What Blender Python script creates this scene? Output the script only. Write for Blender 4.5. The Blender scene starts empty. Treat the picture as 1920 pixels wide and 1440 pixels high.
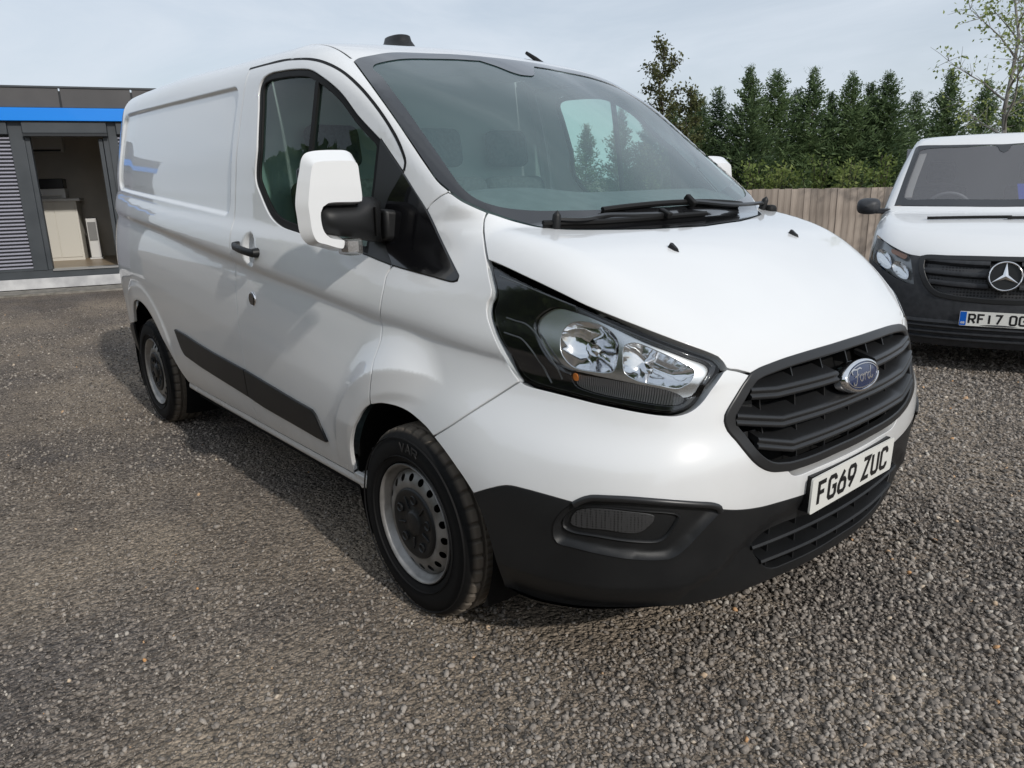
import bpy, bmesh, math, random
import numpy as np
from mathutils import Vector, Matrix, Euler
from mathutils.geometry import delaunay_2d_cdt
R = math.radians
random.seed(7); RNG = np.random.default_rng(7)
scene = bpy.context.scene
COL = scene.collection

# ------------------------------------------------------------------ camera, sky, sun, exposure
cam_d = bpy.data.cameras.new('camera'); cam = bpy.data.objects.new('camera', cam_d); COL.objects.link(cam)
_yaw, _pit, _rol = 2.44075, -0.26498, -0.02313
_fw = Vector((math.cos(_yaw)*math.cos(_pit), math.sin(_yaw)*math.cos(_pit), math.sin(_pit)))
_rt = Vector((math.sin(_yaw), -math.cos(_yaw), 0)); _up = _rt.cross(_fw)
_r2 = _rt*math.cos(_rol)+_up*math.sin(_rol); _u2 = -_rt*math.sin(_rol)+_up*math.cos(_rol)
cam.matrix_world = Matrix(((_r2.x, _u2.x, -_fw.x, 1.97174), (_r2.y, _u2.y, -_fw.y, -2.17535), (_r2.z, _u2.z, -_fw.z, 1.42293), (0, 0, 0, 1)))
cam_d.sensor_fit = 'HORIZONTAL'; cam_d.sensor_width = 36.0; cam_d.lens = 36.0*1401.48729/1920.0
cam_d.clip_start = .02; cam_d.clip_end = 3000
scene.camera = cam

SUN_AZ, SUN_EL = R(-4.5), R(33.0)          # almost straight ahead of the van's nose
world = bpy.data.worlds.new('World'); scene.world = world; world.use_nodes = True
wn, wl = world.node_tree.nodes, world.node_tree.links
bg = wn['Background']; bg.inputs['Strength'].default_value = .091
sky = wn.new('ShaderNodeTexSky'); sky.sky_type = 'NISHITA'; sky.sun_disc = False
sky.sun_elevation = SUN_EL; sky.sun_rotation = R(90)-SUN_AZ
sky.air_density = 1.0; sky.dust_density = 1.6; sky.ozone_density = 1.0
tc = wn.new('ShaderNodeTexCoord'); mp = wn.new('ShaderNodeMapping'); mp.inputs['Scale'].default_value = (1.0, 1.4, 5.0)
mp.inputs['Rotation'].default_value = (0, 0, R(20))
nz = wn.new('ShaderNodeTexNoise'); nz.inputs['Scale'].default_value = 1.7; nz.inputs['Detail'].default_value = 7; nz.inputs['Roughness'].default_value = .6
nz.inputs['Distortion'].default_value = .5
rp = wn.new('ShaderNodeValToRGB'); rp.color_ramp.elements[0].position = .30; rp.color_ramp.elements[0].color = (.58,)*3+(1,)
rp.color_ramp.elements[1].position = .62; rp.color_ramp.elements[1].color = (.93,)*3+(1,)
mx = wn.new('ShaderNodeMixRGB'); mx.inputs['Color2'].default_value = (7.5, 8.25, 9.2, 1)
wl.new(tc.outputs['Generated'], mp.inputs['Vector']); wl.new(mp.outputs['Vector'], nz.inputs['Vector'])
wl.new(nz.outputs['Fac'], rp.inputs['Fac']); wl.new(rp.outputs['Color'], mx.inputs['Fac'])
wl.new(sky.outputs['Color'], mx.inputs['Color1']); wl.new(mx.outputs['Color'], bg.inputs['Color'])

sun_d = bpy.data.lights.new('sun', 'SUN'); sun_d.energy = 2.25; sun_d.angle = R(1.4); sun_d.color = (1.0, .955, .89)
sun = bpy.data.objects.new('sun', sun_d); COL.objects.link(sun)
sun.rotation_euler = Vector((-math.cos(SUN_EL)*math.cos(SUN_AZ), -math.cos(SUN_EL)*math.sin(SUN_AZ), -math.sin(SUN_EL))).to_track_quat('-Z', 'Y').to_euler()
vs = scene.view_settings; vs.view_transform = 'Standard'; vs.look = 'None'; vs.exposure = 0.06; vs.gamma = 1.0
scene.cycles.use_denoising = True; scene.cycles.max_bounces = 10; scene.cycles.transparent_max_bounces = 24
scene.cycles.caustics_reflective = False; scene.cycles.caustics_refractive = False
scene.cycles.sample_clamp_indirect = 6.0

# ------------------------------------------------------------------ materials
MATS = {}
def mat(name, col, rough=.5, metal=0., coat=0., spec=.5, coat_rough=.03, emit=None):
    if name in MATS: return MATS[name]
    m = bpy.data.materials.new(name); m.use_nodes = True
    b = m.node_tree.nodes['Principled BSDF']
    b.inputs['Base Color'].default_value = (*col, 1); b.inputs['Roughness'].default_value = rough; b.inputs['Metallic'].default_value = metal
    b.inputs['Coat Weight'].default_value = coat; b.inputs['Coat Roughness'].default_value = coat_rough; b.inputs['Specular IOR Level'].default_value = spec
    if emit: b.inputs['Emission Color'].default_value = (*emit[:3], 1); b.inputs['Emission Strength'].default_value = emit[3]
    MATS[name] = m; return m
def nodes(m): return m.node_tree.nodes, m.node_tree.links, m.node_tree.nodes['Principled BSDF']
def noise_col(m, a, b, scale=8., detail=5., lo=.35, hi=.65, rough=None, bump=0., bscale=None, stretch=(1, 1, 1), coord='Object'):
    """mix two colours by noise in object space, optional roughness range and bump"""
    N, L, B = nodes(m)
    t = N.new('ShaderNodeTexCoord'); mp = N.new('ShaderNodeMapping'); mp.inputs['Scale'].default_value = stretch
    n = N.new('ShaderNodeTexNoise'); n.inputs['Scale'].default_value = scale; n.inputs['Detail'].default_value = detail
    r = N.new('ShaderNodeValToRGB'); e = r.color_ramp.elements
    e[0].position, e[1].position = lo, hi; e[0].color = (*a, 1); e[1].color = (*b, 1)
    L.new(t.outputs[coord], mp.inputs['Vector']); L.new(mp.outputs['Vector'], n.inputs['Vector']); L.new(n.outputs['Fac'], r.inputs['Fac']); L.new(r.outputs['Color'], B.inputs['Base Color'])
    if rough:
        mr = N.new('ShaderNodeMapRange'); mr.inputs['To Min'].default_value, mr.inputs['To Max'].default_value = rough
        L.new(n.outputs['Fac'], mr.inputs['Value']); L.new(mr.outputs['Result'], B.inputs['Roughness'])
    if bump:
        n2 = N.new('ShaderNodeTexNoise'); n2.inputs['Scale'].default_value = bscale or scale*6; n2.inputs['Detail'].default_value = 4
        L.new(mp.outputs['Vector'], n2.inputs['Vector'])
        bp = N.new('ShaderNodeBump'); bp.inputs['Strength'].default_value = bump; bp.inputs['Distance'].default_value = .01
        L.new(n2.outputs['Fac'], bp.inputs['Height']); L.new(bp.outputs['Normal'], B.inputs['Normal'])
    return m
def glass(name, tint, refl=1.0, ior=1.5, rough=.0, body=None):
    m = bpy.data.materials.new(name); m.use_nodes = True; N, L = m.node_tree.nodes, m.node_tree.links; N.clear()
    o = N.new('ShaderNodeOutputMaterial'); tr = N.new('ShaderNodeBsdfTransparent'); tr.inputs['Color'].default_value = (*tint, 1)
    gl = N.new('ShaderNodeBsdfGlossy'); gl.inputs['Roughness'].default_value = rough
    fr = N.new('ShaderNodeFresnel'); ge = N.new('ShaderNodeNewGeometry'); mi = N.new('ShaderNodeMapRange'); mi.inputs['To Min'].default_value = ior; mi.inputs['To Max'].default_value = 1/ior   # thin sheet: same reflectance from both sides
    L.new(ge.outputs['Backfacing'], mi.inputs['Value']); L.new(mi.outputs['Result'], fr.inputs['IOR'])
    mu = N.new('ShaderNodeMath'); mu.operation = 'MULTIPLY'; mu.inputs[1].default_value = refl; mu.use_clamp = True
    mx = N.new('ShaderNodeMixShader'); L.new(fr.outputs[0], mu.inputs[0]); L.new(mu.outputs[0], mx.inputs['Fac'])
    if body:                                    # diffuse share: haze put into the colour to brighten the glass
        df = N.new('ShaderNodeBsdfDiffuse'); df.inputs['Color'].default_value = (*body[:3], 1)
        m2 = N.new('ShaderNodeMixShader'); m2.inputs['Fac'].default_value = body[3]
        L.new(tr.outputs[0], m2.inputs[1]); L.new(df.outputs[0], m2.inputs[2]); L.new(m2.outputs[0], mx.inputs[1])
    else: L.new(tr.outputs[0], mx.inputs[1])
    L.new(gl.outputs[0], mx.inputs[2]); L.new(mx.outputs[0], o.inputs['Surface'])
    MATS[name] = m; return m
PAINT = mat('white_paint', (.755, .765, .77), .30, 0, 1.0, .5, .02)
def _paint():
    N, L, B = nodes(PAINT)
    g = N.new('ShaderNodeNewGeometry'); sx = N.new('ShaderNodeSeparateXYZ'); L.new(g.outputs['Position'], sx.inputs[0])
    mr = N.new('ShaderNodeMapRange'); mr.inputs['From Min'].default_value = .75; mr.inputs['From Max'].default_value = .30
    L.new(sx.outputs['Z'], mr.inputs['Value'])
    n = N.new('ShaderNodeTexNoise'); n.inputs['Scale'].default_value = 9; n.inputs['Detail'].default_value = 7; n.inputs['Roughness'].default_value = .7
    L.new(g.outputs['Position'], n.inputs['Vector'])
    mu = N.new('ShaderNodeMath'); mu.operation = 'MULTIPLY'; L.new(mr.outputs[0], mu.inputs[0]); L.new(n.outputs['Fac'], mu.inputs[1])
    m2 = N.new('ShaderNodeMath'); m2.operation = 'MULTIPLY'; m2.inputs[1].default_value = .55; L.new(mu.outputs[0], m2.inputs[0])
    mx = N.new('ShaderNodeMixRGB'); mx.inputs['Color1'].default_value = (.755, .765, .77, 1); mx.inputs['Color2'].default_value = (.30, .27, .23, 1)
    L.new(m2.outputs[0], mx.inputs['Fac']); L.new(mx.outputs[0], B.inputs['Base Color'])
    # road dust dulls the lacquer low down
    m3 = N.new('ShaderNodeMath'); m3.operation = 'MULTIPLY_ADD'; m3.inputs[1].default_value = .5; m3.inputs[2].default_value = .02
    L.new(mu.outputs[0], m3.inputs[0]); L.new(m3.outputs[0], B.inputs['Coat Roughness'])
_paint()
PLASTIC = noise_col(mat('black_plastic', (.018, .019, .02), .48, 0, 0, .36), (.0085, .0090, .0098), (.0125, .0129, .0135), 7, 8, rough=(.38, .52), bump=.10, bscale=900)
GLOSSBLK = mat('gloss_black', (.006, .006, .007), .12, 0, .6, .5)
SATIN = mat('satin_black', (.015, .0155, .0165), .36, 0, 0, .5)
RUBBER = mat('rubber', (.007, .007, .007), .62, 0, 0, .28)
MATTEBLK = mat('matt_black', (.004, .004, .004), .9, 0, 0, .2)
CHROME = mat('chrome', (.82, .82, .83), .08, 1)
CHROME2 = mat('satin_silver', (.66, .665, .67), .22, .95)
WSGLASS = glass('windscreen_glass', (.76, .92, .88), 1.55, 1.52, 0, (.32, .55, .58, .12))  # teal haze painted into the glass to lift its brightness
SIDEGLASS = glass('side_glass', (.62, .82, .74), 1.0, 1.5)
LENS = glass('lamp_lens', (.93, .95, .96), 1.1, 1.5)

# ------------------------------------------------------------------ object helpers
def tag(o, label=None, cat=None, group=None, kind=None):
    if label: o['label'] = label
    if cat: o['category'] = cat
    if group: o['group'] = group
    if kind: o['kind'] = kind
    return o
def empty(name, loc=(0, 0, 0), rz=0, parent=None):
    o = bpy.data.objects.new(name, None); o.empty_display_size = .2; o.location = loc; o.rotation_euler = (0, 0, rz); COL.objects.link(o); o.parent = parent
    return o
def mobj(name, V, F, m, parent=None, smooth=True, normals=None, sharp=None):
    me = bpy.data.meshes.new(name); me.from_pydata([tuple(map(float, v)) for v in V], [], [tuple(int(i) for i in f) for f in F]); 
    if m is not None:
        for mm in (m if isinstance(m, (list, tuple)) else [m]): me.materials.append(mm)
    if smooth: me.polygons.foreach_set('use_smooth', [True]*len(me.polygons))
    me.update()
    if normals is not None: me.normals_split_custom_set_from_vertices([tuple(map(float, n)) for n in normals])
    elif sharp is not None: me.set_sharp_from_angle(angle=R(sharp))
    o = bpy.data.objects.new(name, me); COL.objects.link(o); o.parent = parent
    return o
class MB:
    """collects simple solids and links them as ONE mesh"""
    def __init__(s): s.V, s.F, s.M = [], [], []
    def add(s, V, F, mi=0):
        b = len(s.V); s.V += [tuple(v) for v in V]; s.F += [tuple(i+b for i in f) for f in F]; s.M += [mi]*len(F); return s
    def box(s, x0, x1, y0, y1, z0, z1, mi=0, M=None):
        V = [Vector((x, y, z)) for x in (x0, x1) for y in (y0, y1) for z in (z0, z1)]
        if M is not None: V = [M @ v for v in V]
        return s.add(V, [(0, 1, 3, 2), (4, 6, 7, 5), (0, 4, 5, 1), (2, 3, 7, 6), (0, 2, 6, 4), (1, 5, 7, 3)], mi)
    def prism(s, pts, d, mi=0):
        """pts: 3-D polygon, d: extrusion vector"""
        n = len(pts); P = [Vector(p) for p in pts]; d = Vector(d)
        V = P+[p+d for p in P]
        return s.add(V, [tuple(range(n))[::-1], tuple(range(n, 2*n))]+[(i, (i+1) % n, n+(i+1) % n, n+i) for i in range(n)], mi)
    def tube(s, pts, r, n=8, mi=0, cap=True):
        P = [Vector(p) for p in pts]; rr = r if isinstance(r, (list, tuple)) else [r]*len(P)
        b = len(s.V); up = None
        for i, p in enumerate(P):
            t = (P[min(i+1, len(P)-1)]-P[max(i-1, 0)]).normalized()
            if up is None: up = t.orthogonal().normalized()
            up = (up-t*up.dot(t)); up = up.normalized() if up.length > 1e-6 else t.orthogonal().normalized()
            w = t.cross(up)
            for k in range(n):
                a = 2*math.pi*k/n; s.V.append(tuple(p+(up*math.cos(a)+w*math.sin(a))*rr[i]))
        for i in range(len(P)-1):
            for k in range(n):
                s.F.append((b+i*n+k, b+i*n+(k+1) % n, b+(i+1)*n+(k+1) % n, b+(i+1)*n+k)); s.M.append(mi)
        if cap:
            s.F.append(tuple(b+k for k in range(n))[::-1]); s.F.append(tuple(b+(len(P)-1)*n+k for k in range(n))); s.M += [mi, mi]
        return s
    def lathe(s, prof, n=48, M=None, mi=0, a0=0, a1=2*math.pi):
        """prof: list of (radius, axial) about the local y axis"""
        b = len(s.V); full = abs(a1-a0-2*math.pi) < 1e-6; na = n if full else n+1
        for k in range(na):
            a = a0+(a1-a0)*k/n
            for r, y in prof:
                v = Vector((r*math.cos(a), y, r*math.sin(a))); s.V.append(tuple(M @ v if M is not None else v))
        m = len(prof)
        for k in range(n):
            k2 = (k+1) % na
            for j in range(m-1):
                s.F.append((b+k*m+j, b+k*m+j+1, b+k2*m+j+1, b+k2*m+j)); s.M.append(mi)
        return s
    def build(s, name, m, parent=None, smooth=False, sharp=35):
        o = mobj(name, s.V, s.F, m, parent, smooth=smooth, sharp=sharp if smooth else None)
        if any(s.M): o.data.polygons.foreach_set('material_index', s.M)
        return o
def bevel(o, w=.004, seg=2, angle=35):
    md = o.modifiers.new('bevel', 'BEVEL'); md.width = w; md.segments = seg; md.limit_method = 'ANGLE'; md.angle_limit = R(angle)
    o.data.polygons.foreach_set('use_smooth', [True]*len(o.data.polygons)); o.data.set_sharp_from_angle(angle=R(angle)); return o
def copy_tree(o, parent=None):
    c = o.copy(); COL.objects.link(c); c.parent = parent
    for ch in list(o.children): copy_tree(ch, c)
    return c
def catmull(P, step=.012, closed=False):
    P = np.asarray(P, float); n = len(P); out = []
    if n < 3 and not closed:
        m = max(1, int(np.linalg.norm(P[1]-P[0])/step)); return np.array([P[0]+(P[1]-P[0])*k/m for k in range(m+1)])
    for i in range(n if closed else n-1):
        p1, p2 = P[i], P[(i+1) % n]
        p0 = P[i-1] if (i > 0 or closed) else 2*p1-p2
        p3 = P[(i+2) % n] if (i+2 < n or closed) else 2*p2-p1
        # centripetal
        d1 = max(np.linalg.norm(p1-p0), 1e-6)**.5; d2 = max(np.linalg.norm(p2-p1), 1e-6)**.5; d3 = max(np.linalg.norm(p3-p2), 1e-6)**.5
        m1 = (p1-p0)/d1-(p2-p0)/(d1+d2)+(p2-p1)/d2; m2 = (p2-p1)/d2-(p3-p1)/(d2+d3)+(p3-p2)/d3
        m1 *= d2; m2 *= d2
        m = max(1, int(np.linalg.norm(p2-p1)/step))
        for k in range(m):
            t = k/m; out.append((2*t**3-3*t*t+1)*p1+(t**3-2*t*t+t)*m1+(-2*t**3+3*t*t)*p2+(t**3-t*t)*m2)
    if not closed: out.append(P[-1])
    return np.array(out)

# ------------------------------------------------------------------ panels cut from an implicit body surface
class Skin:
    def __init__(s, f, belt=None): s.f, s.belt = f, belt
    def n(s, P, h=.004):
        P = np.asarray(P, float)
        g = np.stack([s.f(P+np.array(e)*h)-s.f(P-np.array(e)*h) for e in ((1, 0, 0), (0, 1, 0), (0, 0, 1))], -1)
        return g/np.maximum(np.linalg.norm(g, axis=-1, keepdims=True), 1e-12)
    def trace(s, O, D, tmax=3.0):
        O, D = np.broadcast_arrays(np.asarray(O, float), np.asarray(D, float)); t = np.zeros(len(O))
        for i in range(26):
            v = s.f(O+D*t[:, None]); t = np.clip(t+v*.8, 0, tmax)
        for i in range(5):
            v = s.f(O+D*t[:, None]); dv = (s.f(O+D*(t+.002)[:, None])-v)/.002
            dv = np.where(dv < -.15, dv, -.6); t = t-np.clip(v/dv, -.02, .02)
        return O+D*t[:, None]
class DirDom:
    def __init__(s, skin, n):
        s.skin = skin; s.n = np.array(n, float)/np.linalg.norm(n)
        a = np.cross([0, 0, 1.], s.n) if abs(s.n[2]) < .95 else np.cross([0, 1., 0], s.n)
        s.a = a/np.linalg.norm(a); s.b = np.cross(s.n, s.a)
    def to2(s, P): P = np.asarray(P, float); return np.stack([P @ s.a, P @ s.b], -1)
    def up(s, Q, ref): 
        d = (np.asarray(ref) @ s.n).max()+.35
        O = Q[:, :1]*s.a+Q[:, 1:2]*s.b+s.n*d
        return s.skin.trace(O, -s.n)
class BeltDom:
    TF = None
    def __init__(s, skin): s.skin = skin; s.TF = SF+CF*math.pi/2
    def to2(s, P):
        P = np.asarray(P, float); rho, t = spine(P[:, 0], P[:, 1]); return np.stack([np.where(P[:, 1] <= 0, t, 2*s.TF-t), P[:, 2]], -1)
    def up(s, Q, ref):
        a = Q[:, 0]; left = a > s.TF; t = np.where(left, 2*s.TF-a, a)
        th = np.clip((t-SF)/CF, 0, None); bx = np.minimum(t, SF)
        d = np.stack([np.sin(th), np.where(left, 1, -1)*np.cos(th), 0*th], -1)
        O = np.stack([bx, 0*bx, Q[:, 1]], -1)+d*1.45
        return s.skin.trace(O, -d)
def poly_area(Q): x, y = Q[:, 0], Q[:, 1]; return .5*np.sum(x*np.roll(y, -1)-np.roll(x, -1)*y)
def inside(Q, P):
    x, y = P[:, 0], P[:, 1]; c = np.zeros(len(P), bool); n = len(Q)
    for i in range(n):
        x1, y1 = Q[i]; x2, y2 = Q[(i+1) % n]
        if y1 == y2: continue
        m = (y1 > y) != (y2 > y); c ^= m & (x < (x2-x1)*(y-y1)/(y2-y1)+x1)
    return c
def bdist(Q, P):
    d = np.full(len(P), 9.); n = len(Q)
    for i in range(n):
        a = Q[i]; b = Q[(i+1) % n]-a; L = b @ b
        if L < 1e-14: continue
        t = np.clip(((P-a) @ b)/L, 0, 1); d = np.minimum(d, np.hypot(*(P-a-t[:, None]*b).T))
    return d
def clean_loop(Q, tol=1e-4):
    keep = [0]
    for i in range(1, len(Q)):
        if np.linalg.norm(Q[i]-Q[keep[-1]]) > tol: keep.append(i)
    if np.linalg.norm(Q[keep[-1]]-Q[keep[0]]) < tol: keep.pop()
    return Q[keep]
def densify(Q, step):
    out = []
    for i in range(len(Q)):
        a, b = Q[i], Q[(i+1) % len(Q)]; m = max(1, int(math.ceil(np.linalg.norm(b-a)/step)))
        out += [a+(b-a)*k/m for k in range(m)]
    return np.array(out)
def inset(Q, g):
    """offset a CCW loop inward by g (miter limited)"""
    e = np.roll(Q, -1, 0)-Q; e /= np.maximum(np.linalg.norm(e, axis=1, keepdims=True), 1e-9)
    n = np.stack([-e[:, 1], e[:, 0]], -1); n0 = np.roll(n, 1, 0); m = n+n0
    l = np.maximum(np.linalg.norm(m, axis=1, keepdims=True), 1e-6); m = m/l
    c = np.clip(np.sum(m*n, 1, keepdims=True), .35, 1)
    return Q+m*g/c
def panel(name, loop, dom, m, parent, holes=(), gap=.002, res=.02, off=0., rim=.012, edge=.0015, refine=None, offf=None, nh=.004):
    """mesh of the body surface inside a 3-D outline, with rolled edges of depth rim. off = distance above the skin"""
    skin = dom.skin
    def prep(L, sgn):
        Q = clean_loop(dom.to2(np.asarray(L, float)), 2e-4)
        if poly_area(Q) < 0: Q = Q[::-1]
        Q = densify(Q, res)
        if gap: Q = inset(Q, gap*sgn)
        return clean_loop(Q, 1e-4)
    Q = prep(loop, 1); Hs = [prep(h, -1) for h in holes]
    lo, hi = Q.min(0), Q.max(0)
    nx, ny = int((hi[0]-lo[0])/res)+2, int((hi[1]-lo[1])/(res*.866))+2
    gx, gy = np.meshgrid(np.arange(nx), np.arange(ny)); g = np.stack([lo[0]+(gx+.5*(gy % 2))*res, lo[1]+gy*res*.866], -1).reshape(-1, 2)
    if refine is not None: g = np.concatenate([g, refine(lo, hi)])
    k = inside(Q, g); g = g[k]
    if len(g): g = g[bdist(Q, g) > res*.45]
    for h in Hs:
        if len(g): g = g[~inside(h, g)]
        if len(g): g = g[bdist(h, g) > res*.45]
    loops = [Q]+Hs; base = 0; edges = []; pts = []
    for L in loops:
        n = len(L); edges += [(base+i, base+(i+1) % n) for i in range(n)]; base += n; pts.append(L)
    allp = np.concatenate(pts+[g]) if len(g) else np.concatenate(pts)
    vo, eo, fo, *_ = delaunay_2d_cdt([Vector(p) for p in allp], edges, [], 0, 1e-7)
    vo = np.array([tuple(v) for v in vo]); F = np.array(fo)
    cen = vo[F].mean(1); ok = inside(Q, cen)
    for h in Hs: ok &= ~inside(h, cen)
    F = F[ok]
    ref = np.asarray(loop, float)
    P = dom.up(vo, ref); Nn = skin.n(P, nh)
    if offf is not None: P = P+Nn*offf(P, vo, [Q]+Hs)[:, None]
    # orient
    fn = np.cross(P[F[:, 1]]-P[F[:, 0]], P[F[:, 2]]-P[F[:, 0]]); fl = np.sum(fn*Nn[F[:, 0]], 1) < 0; F[fl] = F[fl][:, ::-1]
    P = P+Nn*off
    V = list(P); NN = list(Nn); FF = [tuple(f) for f in F]
    if offf is not None: return mobj(name, V, FF, m, parent, True)
    if rim:
        # boundary edges -> rolled rim
        cnt = {}
        for f in F:
            for a, b in ((f[0], f[1]), (f[1], f[2]), (f[2], f[0])): cnt[(a, b)] = cnt.get((a, b), 0)+1
        be = [(a, b) for (a, b) in cnt if (b, a) not in cnt]
        outv = {}
        for a, b in be:
            t = P[b]-P[a]; l = np.linalg.norm(t)
            if l < 1e-9: continue
            o = np.cross(t/l, Nn[a]); outv[a] = outv.get(a, 0)+o; outv[b] = outv.get(b, 0)+o
        ids = {}
        for a, o in outv.items():
            l = np.linalg.norm(o); o = o/l if l > 1e-6 else Nn[a]
            i0 = len(V)
            V += [P[a], P[a]+o*edge-Nn[a]*edge, P[a]+o*edge-Nn[a]*rim]; q = o+Nn[a]; q /= max(np.linalg.norm(q), 1e-6)
            NN += [Nn[a], q, o]; ids[a] = i0
            V.append(P[a]+o*edge-Nn[a]*edge*1.5); NN.append(o)
        for a, b in be:
            if a not in ids or b not in ids: continue
            i, j = ids[a], ids[b]
            FF += [(i, i+1, j+1, j), (i+1, i+3, j+3, j+1), (i+3, i+2, j+2, j+3)]
    return mobj(name, V, FF, m, parent, True, NN)
def mirror_obj(o, parent):
    """mirror copy of a part across the van's centre plane"""
    me = o.data.copy(); n = len(me.vertices); c = np.empty(n*3); me.vertices.foreach_get('co', c); c = c.reshape(-1, 3)
    nl = np.empty(len(me.loops)*3); me.corner_normals.foreach_get('vector', nl); nl = nl.reshape(-1, 3)
    li = np.empty(len(me.loops), int); me.loops.foreach_get('vertex_index', li)
    vn = np.zeros((n, 3)); vn[li] = nl
    F = [tuple(p.vertices)[::-1] for p in me.polygons]; mi = [p.material_index for p in me.polygons]; sm = [p.use_smooth for p in me.polygons]
    c[:, 1] *= -1; vn[:, 1] *= -1
    m2 = bpy.data.meshes.new(me.name); m2.from_pydata(c.tolist(), [], F)
    for mm in me.materials: m2.materials.append(mm)
    m2.polygons.foreach_set('material_index', mi); m2.polygons.foreach_set('use_smooth', sm); m2.update()
    if all(sm): m2.normals_split_custom_set_from_vertices(vn.tolist())
    r = bpy.data.objects.new(o.name.split('.')[0], m2); COL.objects.link(r); r.parent = parent
    for md in o.modifiers:
        if md.type == 'BEVEL':
            b = r.modifiers.new('bevel', 'BEVEL'); b.width, b.segments, b.limit_method, b.angle_limit = md.width, md.segments, md.limit_method, md.angle_limit
    bpy.data.meshes.remove(me)
    return r
def sweep(name, path, nrm, prof, m, parent, closed=False, smooth=True, cap=True, sharp=40):
    """prof: closed list of (along normal, along side) offsets"""
    P = np.asarray(path, float); N_ = np.asarray(nrm, float); n = len(P); V, F = [], []; k = len(prof)
    for i in range(n):
        a = P[(i-1) % n] if closed or i > 0 else P[i]; b = P[(i+1) % n] if closed or i < n-1 else P[i]
        t = b-a; t /= max(np.linalg.norm(t), 1e-9); s_ = np.cross(N_[i], t); s_ /= max(np.linalg.norm(s_), 1e-9); nn = np.cross(t, s_)
        for (u, v) in prof: V.append(P[i]+nn*u+s_*v)
    for i in range(n if closed else n-1):
        j = (i+1) % n
        for q in range(k): F.append((i*k+q, i*k+(q+1) % k, j*k+(q+1) % k, j*k+q))
    if cap and not closed: F += [tuple(range(k))[::-1], tuple((n-1)*k+q for q in range(k))]
    return mobj(name, V, F, m, parent, smooth, sharp=sharp)
# stroke letters: unit cell 1 wide x 1.6 high
GLY = {
 'F': [[(0, 0), (0, 1.6), (1, 1.6)], [(0, .85), (.8, .85)]],
 'G': [[(1, 1.25), (1, 1.4), (.8, 1.6), (.2, 1.6), (0, 1.4), (0, .2), (.2, 0), (.8, 0), (1, .2), (1, .78), (.55, .78)]],
 '6': [[(.75, 1.6), (.2, .95), (0, .6), (0, .2), (.2, 0), (.8, 0), (1, .2), (1, .75), (.8, .95), (.2, .95)]],
 '9': [[(.25, 0), (.8, .65), (1, 1.0), (1, 1.4), (.8, 1.6), (.2, 1.6), (0, 1.4), (0, .85), (.2, .65), (.8, .65)]],
 'Z': [[(0, 1.6), (1, 1.6), (0, 0), (1, 0)]],
 'U': [[(0, 1.6), (0, .2), (.2, 0), (.8, 0), (1, .2), (1, 1.6)]],
 'C': [[(1, 1.2), (1, 1.4), (.8, 1.6), (.2, 1.6), (0, 1.4), (0, .2), (.2, 0), (.8, 0), (1, .2), (1, .4)]],
 'R': [[(0, 0), (0, 1.6), (.8, 1.6), (1, 1.4), (1, .95), (.8, .75), (0, .75)], [(.5, .75), (1, 0)]],
 '1': [[(.3, 0), (.3, 1.6)]], '7': [[(0, 1.6), (1, 1.6), (.35, 0)]],
 'O': [[(.2, 0), (.8, 0), (1, .2), (1, 1.4), (.8, 1.6), (.2, 1.6), (0, 1.4), (0, .2), (.2, 0)]],
 'B': [[(0, 0), (0, 1.6), (.75, 1.6), (.95, 1.4), (.95, 1.0), (.75, .82), (0, .82)], [(.75, .82), (1, .62), (1, .2), (.8, 0), (0, 0)]],
 'V': [[(0, 1.6), (.5, 0), (1, 1.6)]], 'A': [[(0, 0), (.5, 1.6), (1, 0)], [(.2, .55), (.8, .55)]]}
def stroke_mesh(lines, w, place, th=.001):
    """flat ribbons of width w along 2-D polylines; place(u, v, h) gives the 3-D point"""
    V, F = [], []
    for L in lines:
        L = [np.array(p, float) for p in L]; n = len(L); b = len(V); closed = np.linalg.norm(L[0]-L[-1]) < 1e-6
        for i in range(n):
            a = L[i]-L[i-1] if i > 0 else (L[0]-L[-2] if closed else L[1]-L[0]); c = L[i+1]-L[i] if i < n-1 else (L[1]-L[0] if closed else L[-1]-L[-2])
            a = a/np.linalg.norm(a); c = c/np.linalg.norm(c); t = a+c; t = t/max(np.linalg.norm(t), 1e-6); nn = np.array([-t[1], t[0]])
            k = 1/max(abs(nn @ np.array([-a[1], a[0]])), .45)
            q = L[i]
            if not closed and i == 0: q = q-c*w*.0
            for s_ in (1, -1):
                p = q+nn*w*.5*k*s_; V.append(place(p[0], p[1], th)); V.append(place(p[0], p[1], 0))
        for i in range(n-1):
            o = b+i*4; F += [(o, o+2, o+6, o+4), (o, o+4, o+5, o+1), (o+2, o+3, o+7, o+6)]
        F += [(b, b+1, b+3, b+2), (b+(n-1)*4, b+(n-1)*4+2, b+(n-1)*4+3, b+(n-1)*4+1)]
    return V, F
def arc_pts(cx, cy, rx, ry, a0, a1, n): return [(cx+rx*math.cos(R(a0+(a1-a0)*k/n)), cy+ry*math.sin(R(a0+(a1-a0)*k/n))) for k in range(n+1)]

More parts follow.
